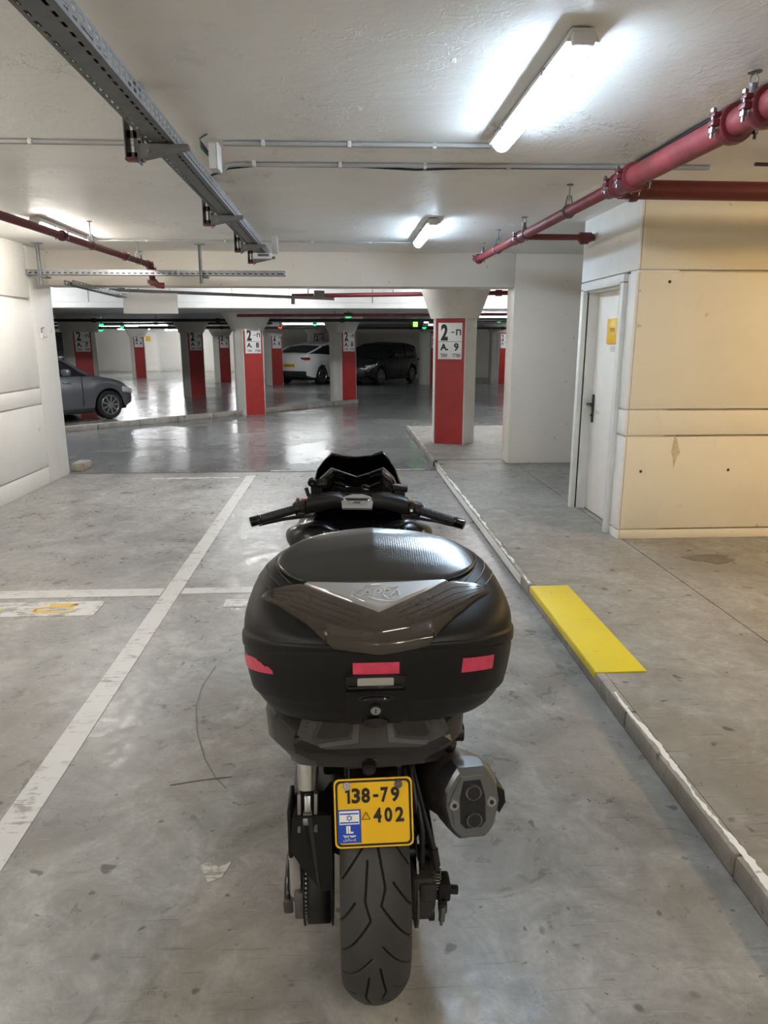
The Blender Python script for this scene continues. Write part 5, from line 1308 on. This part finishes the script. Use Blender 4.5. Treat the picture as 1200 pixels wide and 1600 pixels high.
# lip below the panel edge
lip = []
for x in np.linspace(.006 - .236, .006 + .236, 81):
    d_ = abs(x - .006); yr = ch_lo(x); z0 = lid_h(x, yr) + .0045
    if d_ < .102:
        q_ = d_ / .102; ye = -.3065 + .007 * q_ * q_; zb = interp(d_, [(0, 1.021), (.088, 1.034), (.102, 1.046)]); zl = lid_h(x, yr)
        lip.append([(x, yr + .003, zl + .0045), (x, yr - .003, zl + .003), (x, (yr + ye) / 2, zl - .0015), (x, ye + .0025, min(zl - .005, 1.047 + .008 * q_)), (x, ye, min(zl - .008, 1.043 + .009 * q_)), (x, ye, zb), (x, ye + .012, zb - .001)])
    else:
        k_ = 1 - (d_ - .102) / .134; yb = yr - .034 * max(0, k_) ** 2 - .002
        lip.append([(x, yr + .002, z0)] + [(x, yr + (yb - yr) * q, lid_h(x, yr + (yb - yr) * q) + .0042 * (1 - .3 * q)) for q in (.25, .5, .75, .9, 1.0)] + [(x, yb, lid_h(x, yb) - .003)])
MB().grid(lip).build('panel_lip', M['smoke'], chv, smooth=40)
# embossed lettering and emblem on the badge plate
KF = face_frame((.006, -.168, lid_h(.006, -.168) + .0066), (1, 0, 0), (0, 1, .27))
v, f = text_mesh('KAPPA', .024, .104, .0)
mod_solid(MB().add([(a + b * .25, b, 0) for a, b, q in v], f, KF).build('embossed_lettering', M['silver_hi'], case, smooth=0, fix=False), .0008)
def emb(pts): return [KF @ Vector(((x - 440) * .000204, (265 - y) * .00034, 0)) for x, y in pts]
lg = MB(); lg.tube(emb([(235, 262), (285, 240), (330, 195), (400, 176), (500, 175), (445, 220), (540, 205), (665, 206), (530, 240)]), .0007, 6); lg.tube(emb([(500, 292), (560, 330), (612, 352), (520, 350), (430, 335), (358, 305), (310, 352), (250, 330), (200, 290)]), .0007, 6)
lg.build('embossed_emblem', M['silver_hi'], case)
# raised lines on the shoulders
for s in (-1, 1):
    for q, (xa, xb) in enumerate(((.186, .226), (.207, .245), (.226, .262))):
        pts = []
        for t in np.linspace(0, 1, 14):
            x = CX + s * (xa + (xb - xa) * math.sin(t * PI / 2) ** .9); y = -.118 + q * -.006 + .11 * t; pts.append((x, y, lid_h(x, y) + .0004))
        MB().tube(pts, .0013, 6).build('shoulder_line', M['sc_dark'], case)
# reflectors wrapped on the base
def patch(name, t0, t1, s0, s1, m, off=.006, ragged_end=False):
    G = []; n = 22
    for i in range(n + 1):
        t = t0 + (t1 - t0) * i / n; hi = s1; lo = s0
        if ragged_end and i > n * .62: hi = s1 - (s1 - s0) * min(.85, max(.05, (i / n - .62) / .38 * .75 + .07 * math.sin(i * 2.1) + .04 * math.sin(i * 5.3)))
        rw_ = [base_pt(t, lo + (hi - lo) * j / 6, off) for j in range(7)]
        G.append([base_pt(t, lo, 0)] + rw_ + [base_pt(t, hi, 0)])
    G = [[base_pt(t0, s0 + (s1 - s0) * min(1, max(0, (j - 1) / 6)), 0) for j in range(9)]] + G + [[(base_pt(t1, s0 + (s1 - s0) * min(1, max(0, (j - 1) / 6)), 0)) if not ragged_end else G[-1][0] for j in range(9)]]
    return MB().grid(G).build(name, m, case, smooth=40)
def th_for_x(x):   # angle on the rear side with given x (outline scale 0.985)
    c = (x - CX) / (A_ * .985); ca = math.copysign(abs(c) ** (NE / 2), c); return 2 * PI - math.acos(max(-1, min(1, ca)))
patch('reflector', th_for_x(-.046), th_for_x(.043), .74, .885, M['reflect'])
patch('reflector', th_for_x(.168), th_for_x(.236), .72, .89, M['reflect'])
patch('reflector', th_for_x(-.2735), th_for_x(-.205), .72, .90, M['reflect'], .006, True)
# latch panel with handle, lock and sticker
LF = face_frame((-.003, -.290, .922), (1, 0, 0), (0, -.20, .98))
MB().prism([(-.058, .026), (.058, .026), (.058, -.010), (.050, -.052), (-.050, -.052), (-.058, -.010)], -.04, .012, 'z', LF).build('latch_panel', M['case_blk'], case, smooth=20)
MB().prism([(-.057, .054), (.057, .054), (.057, .026), (-.057, .026)], -.02, .0015, 'z', LF).build('latch_recess', M['cable'], case, smooth=20)
MB().box(LF @ Vector((0, .030, .004)), (.108, .007, .008), bev=.003).build('latch_bar', M['sc_gloss'], case)
MB().prism(rrect(.070, .018, .003), -.004, .003, 'z', LF @ Matrix.Translation((0, .042, 0))).build('sticker', mat('grey_sticker', (.34, .34, .30), .5), case)
def oval(cx, cy, a_, b_, n=28): return [(cx + a_ * math.cos(2 * PI * j / n), cy + b_ * math.sin(2 * PI * j / n)) for j in range(n)]
MB().prism(oval(0, .011, .036, .0095), .012, .0135, 'z', LF).build('handle_recess', M['cable'], case); 
h2 = MB(); h2.loft([[(x, y_, .0135) for x, y_ in oval(.0, .011, .028, .006)], [(x, y_, .018) for x, y_ in oval(.0, .012, .026, .005)], [(x, y_, .020) for x, y_ in oval(0, .0125, .02, .003)]], m=LF); h2.build('latch_handle', M['sc_gloss'], case)
MB().lathe([(.0135, 0), (.0135, .004), (.010, .005), (.010, 0)], 28, LF @ Matrix.Translation((0, -.016, .012)) @ Matrix.Rotation(R(-90), 4, 'Y')).build('lock_bezel', M['sc_black'], case)
lk = MB().cyl(LF @ Vector((0, -.016, .012)), LF @ Vector((0, -.016, .0175)), .0095, n=28).build('lock', M['alu'], case)
MB().box(LF @ Vector((0, -.016, .018)), (.0022, .002, .010)).build('keyhole', M['cable'], case)
MB().loft([[(x, y_, .008) for x, y_ in oval(0, -.047, .028, .016)], [(x, y_, .018) for x, y_ in oval(0, -.046, .025, .012)], [(x, y_, .020) for x, y_ in oval(0, -.046, .018, .007)]], m=LF).build('release_button', M['sc_gloss'], case)
